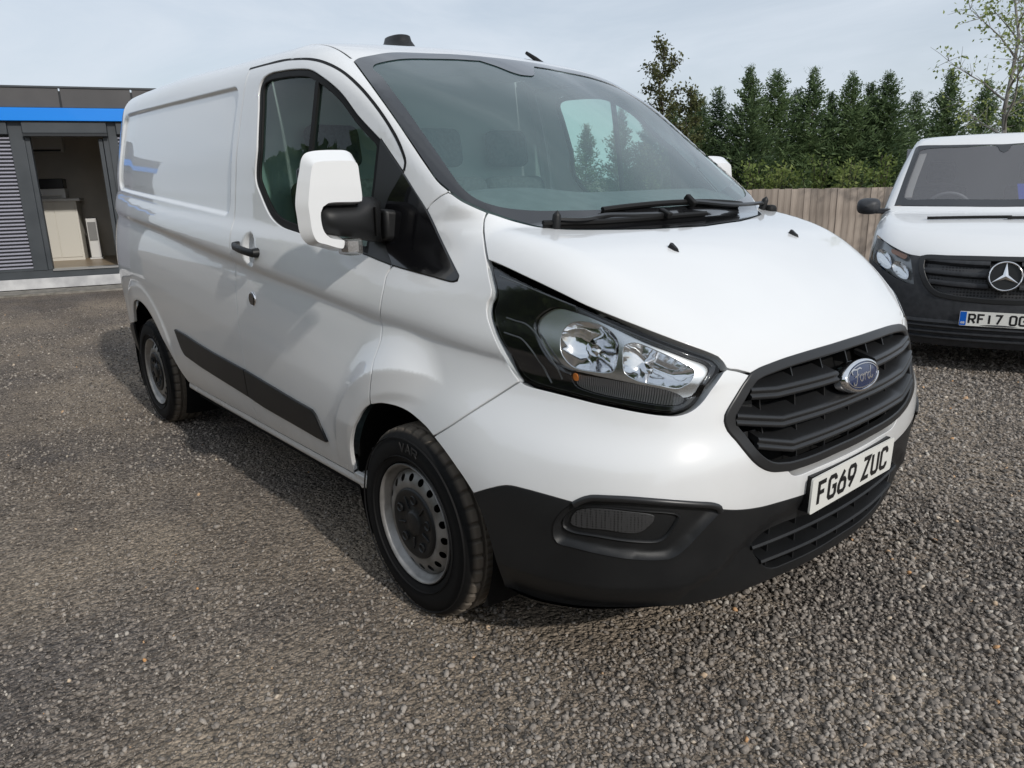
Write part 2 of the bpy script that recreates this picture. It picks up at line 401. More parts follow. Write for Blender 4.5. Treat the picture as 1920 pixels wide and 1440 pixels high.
# ---- implicit surface of the white van's body (x forward, y left, z up; origin under the front axle) ----
def nspline(xs, ys, xq):
    xs = np.asarray(xs, float); ys = np.asarray(ys, float); n = len(xs)
    h = np.diff(xs); A = np.zeros((n, n)); b = np.zeros(n); A[0, 0] = A[-1, -1] = 1
    for i in range(1, n-1):
        A[i, i-1] = h[i-1]; A[i, i] = 2*(h[i-1]+h[i]); A[i, i+1] = h[i]
        b[i] = 6*((ys[i+1]-ys[i])/h[i]-(ys[i]-ys[i-1])/h[i-1])
    M = np.linalg.solve(A, b)
    xq = np.asarray(xq, float); i = np.clip(np.searchsorted(xs, xq)-1, 0, n-2)
    d = np.clip(xq, xs[0]-.3, xs[-1]+.3)-xs[i]; hi = h[i]
    c1 = (ys[i+1]-ys[i])/hi-hi*(2*M[i]+M[i+1])/6
    return ys[i]+d*(c1+d*(M[i]/2+d*(M[i+1]-M[i])/(6*hi)))
def smax(a, b, k):
    h = np.clip(.5+.5*(a-b)/k, 0, 1)
    return b+(a-b)*h+k*h*(1-h)
def smin(a, b, k): return -smax(-a, -b, k)
def sstep(a, b, x):
    t = np.clip((x-a)/(b-a), 0, 1); return t*t*(3-2*t)
SF, SR, CF = -.3, -3.0, .93
B_Z = [.15, .32, .40, .50, .62, .80, 1.0, 1.15, 1.25, 1.30, 1.42, 1.55, 1.64, 1.74, 1.84, 1.90, 1.96, 2.10]
B_W = [.90, .932, .956, .972, .980, .989, .992, .983, .966, .954, .930, .911, .890, .865, .838, .822, .805, .75]
PLAN = {
 .15: [(-.3,.90),(0,.91),(.4,.90),(.6,.84),(.74,.72),(.83,.58),(.895,.4),(.925,.2),(.935,0)],
 .30: [(-.3,.93),(0,.95),(.4,.965),(.61,.918),(.79,.80),(.895,.645),(.962,.4),(.996,.2),(1.004,0)],
 .45: [(-.3,.955),(0,.965),(.38,.973),(.6,.93),(.79,.825),(.91,.655),(.968,.42),(.992,.2),(1.0,0)],
 .62: [(-.3,.965),(0,.96),(.35,.965),(.5,.945),(.65,.9),(.79,.825),(.885,.725),(.942,.61),(.975,.42),(.996,.22),(1.003,0)],
 .75: [(-.3,.955),(0,.935),(.30,.925),(.5,.89),(.65,.845),(.79,.765),(.885,.665),(.935,.565),(.967,.42),(.993,.22),(1.0,0)],
 .85: [(-.3,.94),(0,.915),(.25,.89),(.43,.857),(.65,.795),(.8,.715),(.885,.62),(.93,.52),(.963,.35),(.987,.2),(.995,0)],
 .95: [(-.3,.93),(0,.90),(.2,.88),(.43,.84),(.65,.775),(.8,.69),(.875,.595),(.92,.48),(.95,.35),(.975,.2),(.985,0)],
 1.05:[(-.3,.91),(0,.88),(.25,.84),(.5,.788),(.65,.742),(.76,.68),(.845,.56),(.89,.42),(.92,.22),(.93,0)],
 1.15:[(-.3,.872),(-.2,.862),(.1,.832),(.26,.81),(.45,.775),(.6,.73),(.71,.66),(.79,.52),(.835,.25),(.84,0)],
 1.30:[(-.3,.838),(-.2,.826),(0,.80),(.2,.77),(.4,.725),(.54,.64),(.62,.5),(.67,.25),(.68,0)],
 1.50:[(-.3,.80),(-.2,.787),(0,.755),(.2,.705),(.36,.62),(.46,.45),(.5,.22),(.51,0)],
 1.70:[(-.3,.765),(-.2,.745),(0,.69),(.2,.56),(.3,.4),(.34,.2),(.35,0)],
 1.90:[(-.3,.725),(-.2,.70),(0,.63),(.15,.5),(.23,.35),(.27,.18),(.28,0)],
 2.10:[(-.3,.62),(-.2,.60),(0,.53),(.1,.45),(.17,.3),(.2,.15),(.21,0)]}
REAR = [(-3.0,-.012),(-3.4,-.036),(-3.62,-.085),(-3.80,-.165),(-3.90,-.30),(-3.95,-.55),(-3.96,-.97)]
def _table():
    zr = np.array(sorted(PLAN)); nz = 196; Z = np.linspace(.15, 2.10, nz)
    th = np.linspace(0, np.pi/2, 40); rows = []
    for z in zr:
        P = np.array(PLAN[z]); s = np.r_[0, np.cumsum(np.linalg.norm(np.diff(P, axis=0), axis=1))]
        q = np.linspace(0, s[-1], 200); x = nspline(s, P[:, 0], q)-SF; y = nspline(s, P[:, 1], q)
        a = np.arctan2(x, y); o = np.argsort(a)
        rows.append(np.interp(th, a[o], np.hypot(x, y)[o]))
    rows = np.array(rows)
    F = np.stack([nspline(zr, rows[:, j], Z) for j in range(len(th))], 1)      # front, by angle
    wb = nspline(B_Z, B_W, Z)
    xs = [-3.0, -2.4, -1.9, -1.3, -.75, -.3]
    mid = np.array([.0, .35, 1.0])
    tl = SF+CF*th
    S = []
    for j, z in enumerate(Z):
        w = wb[j]; f0 = F[j, 0]
        S.append(nspline(xs, [w-.012, w-.003, w, w, w-(w-f0)*.36, f0], np.linspace(-3.0, -.3, 100)[:-1]))
    S = np.array(S)
    thr = np.linspace(0, np.pi/2, 40); Rr = []
    for j, z in enumerate(Z):
        w = wb[j]; P = np.array([(x, max(w+d, 0)) for x, d in REAR]); P[-1, 1] = 0
        s = np.r_[0, np.cumsum(np.linalg.norm(np.diff(P, axis=0), axis=1))]; q = np.linspace(0, s[-1], 200)
        x = SR-np.interp(q, s, P[:, 0]); y = np.interp(q, s, P[:, 1]); a = np.arctan2(x, y); o = np.argsort(a)
        Rr.append(np.interp(thr, a[o], np.hypot(x, y)[o]))
    Rr = np.array(Rr)[:, ::-1][:, :-1]
    tt = np.r_[SR-CF*thr[::-1][:-1], np.linspace(-3.0, -.3, 100)[:-1], tl]
    G = np.concatenate([Rr, S, F], 1)
    T = np.linspace(tt[0], tt[-1], 480)
    G = np.array([np.interp(T, tt, g) for g in G])
    def blur(A, s, ax):
        k = np.exp(-.5*(np.arange(-3*s, 3*s+1)/s)**2); k /= k.sum(); n = len(k)//2
        Ap = np.pad(A, [(n, n) if i == ax else (0, 0) for i in range(2)], mode='reflect', reflect_type='odd' if ax == 0 else 'even')
        out = np.zeros_like(A)
        for i, w in enumerate(k):
            out += w*(Ap[i:i+A.shape[0], :] if ax == 0 else Ap[:, i:i+A.shape[1]])
        return out
    G = blur(blur(G, 2.5, 0), 4.0, 1)
    return Z[0], Z[1]-Z[0], T[0], T[1]-T[0], G
_Z0, _DZ, _T0, _DT, _G = _table()
def _cr(f):
    return (-.5*f+f*f-.5*f**3, 1-2.5*f*f+1.5*f**3, .5*f+2*f*f-1.5*f**3, -.5*f*f+.5*f**3)
def lookup(t, z):
    u = np.clip((t-_T0)/_DT, 1, _G.shape[1]-2.001); v = np.clip((z-_Z0)/_DZ, 1, _G.shape[0]-2.001)
    i = u.astype(int); j = v.astype(int); cu = _cr(u-i); cv = _cr(v-j); r = 0
    for b in range(4):
        r = r+cv[b]*sum(cu[a]*_G[j+b-1, i+a-1] for a in range(4))
    return r
D_Z = np.array([.3, .80, .93, 1.03, 1.085, 1.108, 1.128, 1.145, 1.17, 1.21, 1.25, 1.275, 1.295, 1.33, 1.40, 2.0])
D_D = np.array([0, 0, -.006, -.014, -.019, -.018, -.003, .004, .006, .007, .004, -.002, -.006, -.004, 0, 0])
_dz = np.linspace(.3, 2.0, 700); _dd = np.interp(_dz, D_Z, D_D)
_k = np.exp(-.5*(np.arange(-9, 10)/2.6)**2); _k /= _k.sum(); _dd = np.convolve(np.pad(_dd, 9, mode='edge'), _k, 'valid')
ZC_X = [-3.6, -2.4, -1.3, -.75, -.2, .15, .45, .8]
ZC_Z = [1.30, 1.215, 1.118, 1.056, .985, .955, .93, .90]
ARCH = [(-.02, .357, .372), (-2.93, .365, .385)]
def inset_d(x, z):
    """signed distance (positive inside) to the rounded outline of the pressed load-bay panel"""
    cx, hw = -2.345, .985; zb, zt = 1.300+(-1.3-x)*.062, 1.838+(-1.3-x)*.016
    cz, hh = .5*(zb+zt), .5*(zt-zb); r = .06
    qx, qz = np.abs(x-cx)-hw+r, np.abs(z-cz)-hh+r
    return r-np.hypot(np.maximum(qx, 0), np.maximum(qz, 0))-np.minimum(np.maximum(qx, qz), 0)
def side_r(t, z, x=None):
    x = t if x is None else x
    r = lookup(t, z)
    zc = np.interp(x, ZC_X, ZC_Z)
    lo = 1.12+(z-zc)
    zz = np.where(z < zc, 1.12-(zc-z), 1.12+(z-zc)*np.clip((1.42-1.12)/(np.maximum(1.42-zc, .2)), .6, 1.4))
    amp = 1-.65*sstep(.30, .85, x)
    r = r+amp*np.interp(zz, _dz, _dd)
    # inset upper panel of the load bay
    r = r-.014*sstep(-.004, .014, inset_d(x, z))
    # black bumper: everything under its lower crease tucks in; the middle is recessed
    zk = np.interp(t, [.15, .35, .68, .755, .81, .88, .98, 1.161], [.375, .366, .356, .40, .462, .503, .522, .528])
    r = r-np.minimum(.40*np.maximum(zk-z, 0), .017+.012*sstep(.72, .60, t))*sstep(.40, .50, x)
    # soft ridge across the painted part of the bumper
    r = r+.0045*np.exp(-.5*((z-.700)/.032)**2)*sstep(.28, .55, t)*sstep(1.0, .80, t)-.004*np.exp(-.5*((z-.775)/.035)**2)*sstep(.35, .55, t)
    # bowl behind the door handle
    r = r-.030*sstep(1.0, .45, np.hypot((x+1.118)/.060, (z-1.172)/.076))
    # wheel-arch flares
    for n, (ax, az, ar) in enumerate(ARCH):
        d = np.hypot((x-ax)*(1.0 if n == 0 else .93), np.maximum(z-az, 0)+.25*np.minimum(z-az, 0))-ar
        yf = .984-.010*sstep(.045, .0, d)*1.0-.62*np.maximum(d-.115, 0)
        if n == 0: yf = yf-.10*np.maximum(x-.24, 0)**1.5-.05*np.maximum(x-.36, 0)
        else: yf = yf-.006
        yf = yf-.40*np.maximum(.60-z, 0)**1.25*(1 if n else sstep(.15, -.05, x))
        r = smax(r, yf, .028)
    return r
HOOD_X = [-.4, .10, .335, .45, .575, .70, .80, .88, .93, .965, .99, 1.02, 1.05]
HOOD_Z = [1.40, 1.318, 1.278, 1.255, 1.218, 1.155, 1.09, 1.028, .982, .94, .90, .83, .74]
def top_z(x, y):
    y2 = y*y
    xh = x+.16*y2*sstep(.2, .8, x)
    th = nspline(HOOD_X, HOOD_Z, np.clip(xh, -.4, 1.05))-.02*y2
    u = np.clip((.33-x)/.95, -.2, 1.3)
    tw = 1.275+.675*(.33-x)+.040*4*u*(1-u)-.17*y2+.028*sstep(.3, .7, np.abs(y))*sstep(.45, .85, u)
    cr = .5*(1-sstep(-3.5, -4.0, x))
    tr = 1.99+.024*sstep(-1.0, -2.6, x)-.045*y2-.012*np.maximum(x+1.3, 0)-.35*np.maximum(-3.3-x, 0)**2
    return smax(th, smin(tw, tr, .075), .012)
def spine(x, y):
    ay = np.abs(y)
    fx = np.maximum(x-SF, 0); rx = np.maximum(SR-x, 0)
    rho = np.hypot(np.maximum(fx, rx), ay)
    t = np.where(x > SF, SF+CF*np.arctan2(fx, ay), np.where(x < SR, SR-CF*np.arctan2(rx, ay), x))
    return rho, t
def flank(x, z):
    """half width of the body at (x, z)"""
    x = np.asarray(x, float); z = np.asarray(z, float); y = .93+0*x; fx = np.maximum(x-SF, 0)
    for i in range(6):
        t = np.where(x > SF, SF+CF*np.arctan2(fx, y), x); rho = side_r(t, z, x); y = np.sqrt(np.maximum(rho*rho-fx*fx, .04))
    return y
def body_f(P):
    x, y, z = P[..., 0], P[..., 1], P[..., 2]
    rho, t = spine(x, y)
    gs = rho-side_r(t, z, x)
    gt = (z-top_z(x, y))
    # slope of the top makes z-distance larger than true distance
    sl = np.where(z > 1.28, .83, .93)*sstep(-.9, -.6, x)+(1-sstep(-.9, -.6, x))
    k = .13-.035*sstep(-1.4, -2.4, x)-.085*sstep(-1.0, -.5, x)*sstep(1.30, 1.36, z)-.05*sstep(0, .3, x)*sstep(1.36, 1.30, z)
    return smax(gs, gt*sl, k)
def body_n(P, h=.004):
    g = np.stack([body_f(P+np.array(e)*h)-body_f(P-np.array(e)*h) for e in ((1,0,0),(0,1,0),(0,0,1))], -1)
    return g/np.maximum(np.linalg.norm(g, axis=-1, keepdims=True), 1e-12)
def cast(O, D, t0, t1, n=160):
    """first zero of body_f along O + t D (t0 outside)"""
    O, D = np.broadcast_arrays(np.asarray(O, float), np.asarray(D, float))
    ta = np.full(O.shape[0], float(t0)); fa = body_f(O+D*ta[:, None]); hit = np.full(O.shape[0], np.nan); step = (t1-t0)/n
    lo = np.full(O.shape[0], np.nan); hi = lo.copy(); act = np.ones(O.shape[0], bool)
    for i in range(n):
        idx = np.where(act)[0]
        if len(idx) == 0: break
        tb = ta[idx]+step; fb = body_f(O[idx]+D[idx]*tb[:, None])
        h = fb <= 0
        lo[idx[h]] = ta[idx[h]]; hi[idx[h]] = tb[h]; act[idx[h]] = False
        ta[idx] = tb
    ok = np.where(~np.isnan(lo))[0]
    a, b = lo[ok], hi[ok]
    for i in range(22):
        m = .5*(a+b); s = body_f(O[ok]+D[ok]*m[:, None]) <= 0
        b = np.where(s, m, b); a = np.where(s, a, m)
    hit[ok] = b
    return O+D*hit[:, None]

OUT = {
 'gutter': [(-1.312,-0.809,1.903),(-1.151,-0.803,1.902),(-1.013,-0.797,1.900),(-0.887,-0.789,1.890),(-0.788,-0.784,1.877),(-0.697,-0.779,1.855),(-0.590,-0.774,1.815),(-0.492,-0.774,1.764),(-0.412,-0.774,1.711),(-0.321,-0.775,1.639),(-0.245,-0.780,1.570),(-0.204,-0.785,1.523),(-0.184,-0.789,1.489),(-0.186,-0.795,1.464)],
 'win': [(-1.139,-0.864,1.725),(-1.156,-0.842,1.811),(-1.139,-0.833,1.842),(-1.090,-0.825,1.857),(-0.984,-0.818,1.857),(-0.885,-0.812,1.852),(-0.775,-0.805,1.837),(-0.696,-0.805,1.808),(-0.560,-0.802,1.737),(-0.446,-0.800,1.647),(-0.323,-0.794,1.564)],
 'win_low': [(-0.362,-0.874,1.195),(-0.743,-0.919,1.253),(-0.895,-0.929,1.278),(-0.975,-0.930,1.312),(-1.068,-0.924,1.397),(-1.111,-0.918,1.452),(-1.111,-0.899,1.572)],
 'sail_in': [(-0.323,-0.794,1.564),(-0.324,-0.803,1.519),(-0.328,-0.828,1.392),(-0.339,-0.844,1.292),(-0.327,-0.870,1.191)],
 'sail_r': [(-0.321,-0.793,1.567),(-0.255,-0.794,1.511),(-0.186,-0.797,1.454),(-0.121,-0.799,1.396),(-0.060,-0.800,1.340),(0.033,-0.809,1.238),(0.141,-0.833,1.151)],
 'sail_b': [(0.142,-0.834,1.148),(0.141,-0.839,1.137),(0.127,-0.842,1.133),(0.032,-0.851,1.142),(-0.182,-0.863,1.164),(-0.362,-0.874,1.195)],
 'sail_seam': [(-0.191,-0.797,1.454),(-0.216,-0.807,1.422),(-0.251,-0.820,1.376),(-0.266,-0.828,1.333),(-0.265,-0.835,1.284),(-0.251,-0.843,1.232),(-0.180,-0.864,1.163)],
 'door_f': [(-0.180,-0.864,1.163),(-0.195,-0.873,1.144),(-0.199,-0.880,1.129),(-0.195,-0.893,1.097),(-0.194,-0.905,1.063),(-0.196,-0.913,1.021),(-0.209,-0.906,0.982),(-0.205,-0.908,0.946),(-0.196,-0.919,0.920),(-0.195,-0.932,0.893),(-0.195,-0.946,0.866),(-0.188,-0.960,0.844),(-0.175,-0.976,0.816),(-0.187,-0.978,0.773),(-0.194,-0.978,0.739),(-0.203,-0.973,0.698)],
 'fend_pil': [(-0.060,-0.800,1.340),(-0.042,-0.794,1.360),(-0.007,-0.785,1.381),(0.013,-0.778,1.391),(0.025,-0.770,1.396)],
 'frit_out': [(-0.611,-0.711,1.854),(-0.425,-0.747,1.741),(-0.272,-0.759,1.624),(-0.183,-0.765,1.550),(-0.094,-0.772,1.478),(-0.028,-0.775,1.426),(0.026,-0.770,1.395)],
 'frit_low': [(0.026,-0.770,1.395),(0.074,-0.761,1.370),(0.121,-0.740,1.348),(0.149,-0.717,1.333)],
 'cowl': [(0.149,-0.717,1.333),(0.190,-0.674,1.312),(0.223,-0.632,1.296),(0.260,-0.593,1.284),(0.304,-0.541,1.277),(0.361,-0.387,1.269),(0.398,-0.250,1.264)],
 'hood_seam': [(0.149,-0.717,1.333),(0.152,-0.735,1.315),(0.165,-0.750,1.289),(0.192,-0.771,1.255),(0.218,-0.788,1.223),(0.239,-0.799,1.197)],
 'hood_low': [(0.239,-0.799,1.197),(0.323,-0.794,1.177),(0.409,-0.787,1.153),(0.509,-0.773,1.122),(0.602,-0.751,1.093),(0.682,-0.717,1.067),(0.744,-0.677,1.042),(0.792,-0.635,1.018),(0.827,-0.597,0.998),(0.856,-0.560,0.979),(0.871,-0.541,0.968)],
 'hood_nose': [(0.871,-0.541,0.968),(0.881,-0.534,0.955),(0.892,-0.531,0.939),(0.904,-0.502,0.931),(0.920,-0.462,0.916)],
 'grille_top': [(0.920,-0.462,0.916),(0.924,-0.428,0.925),(0.929,-0.389,0.930),(0.936,-0.327,0.936),(0.944,-0.249,0.940),(0.949,-0.167,0.942),(0.953,-0.084,0.943),(0.954,0.014,0.944)],
 'grille_left': [(0.920,-0.462,0.916),(0.920,-0.489,0.896),(0.918,-0.519,0.867),(0.915,-0.542,0.842),(0.913,-0.556,0.822),(0.914,-0.559,0.807),(0.921,-0.553,0.782),(0.936,-0.535,0.755),(0.953,-0.514,0.721),(0.964,-0.492,0.693),(0.971,-0.458,0.667),(0.976,-0.417,0.648),(0.984,-0.345,0.633)],
 'grille_bot': [(0.984,-0.345,0.633),(0.991,-0.279,0.629),(0.997,-0.206,0.628),(1.001,-0.118,0.629),(1.003,-0.023,0.628)],
 'lamp': [(0.258,-0.802,1.183),(0.339,-0.798,1.160),(0.430,-0.789,1.134),(0.520,-0.774,1.108),(0.604,-0.753,1.084),(0.698,-0.715,1.052),(0.778,-0.659,1.017),(0.826,-0.611,0.992),(0.856,-0.573,0.974),(0.871,-0.552,0.963),(0.880,-0.545,0.951),(0.884,-0.557,0.936),(0.884,-0.576,0.919),(0.878,-0.599,0.895),(0.870,-0.617,0.873),(0.862,-0.634,0.856),(0.852,-0.651,0.846),(0.839,-0.668,0.841),(0.813,-0.694,0.841),(0.769,-0.728,0.847),(0.717,-0.757,0.854),(0.660,-0.781,0.860),(0.597,-0.801,0.867),(0.534,-0.818,0.872),(0.480,-0.829,0.877),(0.452,-0.834,0.882),(0.430,-0.837,0.890),(0.407,-0.838,0.907),(0.387,-0.846,0.935),(0.366,-0.851,0.967),(0.342,-0.850,0.996),(0.321,-0.845,1.024),(0.305,-0.840,1.049),(0.298,-0.836,1.067),(0.301,-0.829,1.086),(0.303,-0.823,1.106),(0.295,-0.818,1.126),(0.281,-0.813,1.149)],
 'lamp_body': [(0.239,-0.799,1.197),(0.255,-0.808,1.171),(0.273,-0.816,1.143),(0.287,-0.822,1.118),(0.289,-0.827,1.102),(0.280,-0.834,1.085),(0.282,-0.839,1.065),(0.291,-0.844,1.045),(0.307,-0.848,1.023),(0.331,-0.853,0.994),(0.353,-0.854,0.964),(0.370,-0.847,0.934),(0.392,-0.842,0.903),(0.425,-0.841,0.877)],
 'lamp_bot': [(0.425,-0.841,0.877),(0.446,-0.839,0.870),(0.474,-0.834,0.867),(0.537,-0.820,0.863),(0.599,-0.804,0.858),(0.662,-0.783,0.851),(0.719,-0.759,0.845),(0.770,-0.730,0.838),(0.815,-0.696,0.832),(0.841,-0.670,0.831),(0.857,-0.648,0.837),(0.868,-0.629,0.848),(0.877,-0.608,0.867),(0.884,-0.588,0.892),(0.890,-0.563,0.918),(0.890,-0.545,0.933),(0.892,-0.531,0.939)],
 'bump_seam': [(0.425,-0.841,0.877),(0.357,-0.874,0.825),(0.281,-0.916,0.766),(0.208,-0.944,0.711),(0.144,-0.957,0.669)],
 'arch': [(-0.381,-0.936,0.337),(-0.409,-0.942,0.369),(-0.409,-0.953,0.426),(-0.388,-0.966,0.497),(-0.348,-0.974,0.561),(-0.312,-0.978,0.605),(-0.280,-0.978,0.639),(-0.242,-0.976,0.673),(-0.203,-0.973,0.698)],
 'arch2': [(-0.203,-0.973,0.698),(-0.146,-0.964,0.713),(-0.101,-0.957,0.717),(-0.061,-0.951,0.717),(-0.018,-0.946,0.712),(0.027,-0.946,0.703),(0.104,-0.952,0.684),(0.144,-0.957,0.669)],
 'arch3': [(0.144,-0.957,0.669),(0.209,-0.964,0.643),(0.264,-0.970,0.616),(0.315,-0.972,0.586),(0.361,-0.972,0.551)],
 'arch4': [(0.361,-0.972,0.551),(0.389,-0.972,0.512),(0.416,-0.970,0.459),(0.440,-0.968,0.394),(0.451,-0.957,0.335),(0.450,-0.938,0.283)],
 'bw': [(0.361,-0.972,0.551),(0.430,-0.963,0.585),(0.489,-0.949,0.608),(0.547,-0.935,0.611),(0.619,-0.913,0.608),(0.684,-0.887,0.602)],
 'fog_top': [(0.684,-0.887,0.602),(0.702,-0.876,0.616),(0.723,-0.862,0.626),(0.761,-0.838,0.630),(0.805,-0.804,0.631),(0.862,-0.747,0.625),(0.909,-0.676,0.612),(0.934,-0.621,0.599),(0.940,-0.603,0.588),(0.941,-0.597,0.576)],
 'bw2': [(0.941,-0.597,0.576),(0.952,-0.554,0.564),(0.961,-0.505,0.554),(0.970,-0.443,0.545),(0.977,-0.383,0.540),(0.991,-0.236,0.529),(0.996,-0.105,0.522)],
 'fog': [(0.684,-0.887,0.602),(0.659,-0.902,0.577),(0.642,-0.911,0.547),(0.636,-0.914,0.519),(0.639,-0.913,0.495),(0.648,-0.910,0.483),(0.694,-0.888,0.477),(0.755,-0.849,0.468),(0.817,-0.793,0.458),(0.857,-0.744,0.454),(0.879,-0.711,0.458),(0.900,-0.678,0.488),(0.922,-0.642,0.533),(0.937,-0.608,0.567),(0.941,-0.597,0.576)],
 'fog_in': [(0.674,-0.896,0.573),(0.695,-0.884,0.587),(0.742,-0.857,0.597),(0.828,-0.790,0.593),(0.889,-0.714,0.579),(0.894,-0.705,0.570),(0.889,-0.712,0.552),(0.872,-0.732,0.512),(0.859,-0.748,0.501),(0.809,-0.806,0.504),(0.732,-0.866,0.513),(0.681,-0.895,0.516),(0.659,-0.905,0.527),(0.660,-0.904,0.551)],
 'fog_mesh': [(0.693,-0.886,0.578),(0.730,-0.865,0.590),(0.788,-0.826,0.591),(0.855,-0.762,0.576),(0.853,-0.763,0.564),(0.836,-0.782,0.537),(0.819,-0.798,0.529),(0.756,-0.851,0.535),(0.694,-0.888,0.534),(0.677,-0.896,0.542),(0.681,-0.894,0.559)],
 'rub': [(-2.242,-0.982,0.685),(-2.110,-0.982,0.680),(-1.911,-0.982,0.661),(-1.703,-0.982,0.646),(-1.289,-0.980,0.626),(-0.976,-0.977,0.602),(-0.773,-0.973,0.586),(-0.669,-0.971,0.580),(-0.641,-0.970,0.568),(-0.608,-0.967,0.523),(-0.572,-0.961,0.470),(-0.650,-0.962,0.470),(-0.823,-0.966,0.478),(-1.133,-0.969,0.489),(-1.320,-0.972,0.505),(-1.623,-0.974,0.522),(-1.916,-0.975,0.538),(-2.140,-0.975,0.559),(-2.188,-0.976,0.581)],
 'washer': [(0.562,-0.341,1.216)],
 'lock': [(-1.130,-0.977,0.969)],
 'frit_top': [(-0.611,-0.711,1.854),(-0.625,-0.687,1.866),(-0.636,-0.621,1.884),(-0.659,-0.518,1.905),(-0.664,-0.425,1.913),(-0.656,-0.286,1.919),(-0.632,-0.051,1.921),(-0.635,0.066,1.922)],
 'frit_in_side': [(-0.490,-0.674,1.798),(-0.385,-0.691,1.730),(-0.293,-0.699,1.663),(-0.203,-0.708,1.594),(-0.122,-0.716,1.533),(-0.040,-0.727,1.473),(0.028,-0.734,1.421)],
 'frit_in_low': [(0.028,-0.734,1.421),(0.062,-0.732,1.397),(0.097,-0.720,1.374),(0.141,-0.676,1.350),(0.187,-0.581,1.334),(0.228,-0.425,1.329),(0.255,-0.270,1.325)],
 'frit_in_top': [(-0.490,-0.674,1.798),(-0.527,-0.676,1.818),(-0.556,-0.656,1.837),(-0.575,-0.594,1.856),(-0.596,-0.488,1.876),(-0.601,-0.330,1.888),(-0.583,-0.168,1.893)],
 'sensor': [(-0.581,-0.159,1.892),(-0.529,-0.083,1.867),(-0.478,-0.036,1.841),(-0.445,0.015,1.822),(-0.454,0.113,1.825),(-0.541,0.291,1.861)],
 'lowg_top': [(0.947,-0.446,0.431),(0.954,-0.410,0.450),(0.963,-0.338,0.458),(0.977,-0.198,0.451),(0.984,-0.066,0.445)],
 'lowg_bot': [(0.947,-0.446,0.431),(0.948,-0.438,0.397),(0.952,-0.407,0.359),(0.955,-0.372,0.327),(0.960,-0.328,0.312),(0.966,-0.294,0.312),(0.986,-0.091,0.314),(0.988,0.089,0.321)],
 'bottom2': [(0.917,-0.506,0.291),(0.958,-0.319,0.296),(0.985,-0.085,0.302),(0.984,0.099,0.303)],
 'slot': [(0.984,-0.345,0.633),(0.987,-0.313,0.609),(0.998,-0.185,0.606),(1.003,-0.017,0.605)],
 'slat1': [(0.931,-0.473,0.868),(0.942,-0.433,0.859),(0.953,-0.385,0.850),(0.967,-0.287,0.854),(0.982,-0.114,0.862)],
 'slat2': [(0.927,-0.525,0.808),(0.947,-0.459,0.791),(0.966,-0.366,0.773),(0.982,-0.244,0.772),(0.992,0.028,0.774)],
 'slat3': [(0.958,-0.471,0.737),(0.973,-0.415,0.715),(0.984,-0.342,0.699),(0.998,-0.142,0.706),(1.001,0.024,0.705)],
 'badge': [(0.989,0.007,0.837)],
 'reflA': [(0.615,-0.778,0.995)],
 'reflB': [(0.763,-0.715,0.951)],
 'strip': [(0.585,-0.798,0.898),(0.846,-0.652,0.863)],
 'wip1': [(0.260,-0.319,1.316),(0.263,-0.133,1.328),(0.263,0.091,1.330),(0.244,0.487,1.306)],
 'silver': [(0.447,-0.810,1.047),(0.492,-0.787,1.087),(0.558,-0.770,1.082),(0.648,-0.742,1.060),(0.737,-0.697,1.029),(0.830,-0.616,0.984),(0.873,-0.564,0.952),(0.877,-0.596,0.910),(0.864,-0.625,0.875),(0.806,-0.689,0.881),(0.713,-0.749,0.903),(0.624,-0.787,0.912),(0.546,-0.810,0.920),(0.495,-0.823,0.969)],
 'holeA': [(0.532,-0.806,0.994),(0.530,-0.793,1.033),(0.554,-0.779,1.056),(0.607,-0.760,1.060),(0.659,-0.742,1.047),(0.687,-0.737,1.022),(0.699,-0.749,0.972),(0.691,-0.760,0.932),(0.632,-0.785,0.923),(0.577,-0.802,0.929),(0.548,-0.810,0.958)],
 'holeB': [(0.711,-0.742,0.973),(0.708,-0.732,1.007),(0.731,-0.710,1.020),(0.785,-0.668,1.001),(0.836,-0.623,0.970),(0.859,-0.603,0.948),(0.861,-0.624,0.913),(0.846,-0.645,0.893),(0.795,-0.698,0.899),(0.744,-0.733,0.914),(0.720,-0.745,0.932)],
 'indic': [(0.582,-0.799,0.908),(0.616,-0.788,0.908),(0.713,-0.749,0.903),(0.844,-0.650,0.878),(0.853,-0.643,0.866),(0.843,-0.658,0.856),(0.742,-0.739,0.866),(0.633,-0.786,0.878),(0.594,-0.797,0.889)],
 'amber': [(0.580,-0.799,0.909),(0.591,-0.796,0.909),(0.594,-0.795,0.899),(0.583,-0.798,0.899)],
 'bez1': [(0.348,-0.831,1.050),(0.383,-0.826,1.044),(0.418,-0.820,1.039),(0.455,-0.818,1.019),(0.504,-0.820,0.970),(0.553,-0.807,0.898)],
 'bez2': [(0.352,-0.844,1.009),(0.384,-0.839,1.004),(0.415,-0.834,0.998),(0.453,-0.833,0.972),(0.490,-0.823,0.923),(0.521,-0.817,0.885)],
 'bez3': [(0.292,-0.805,1.163),(0.392,-0.795,1.140),(0.486,-0.781,1.116),(0.562,-0.764,1.097)],
}

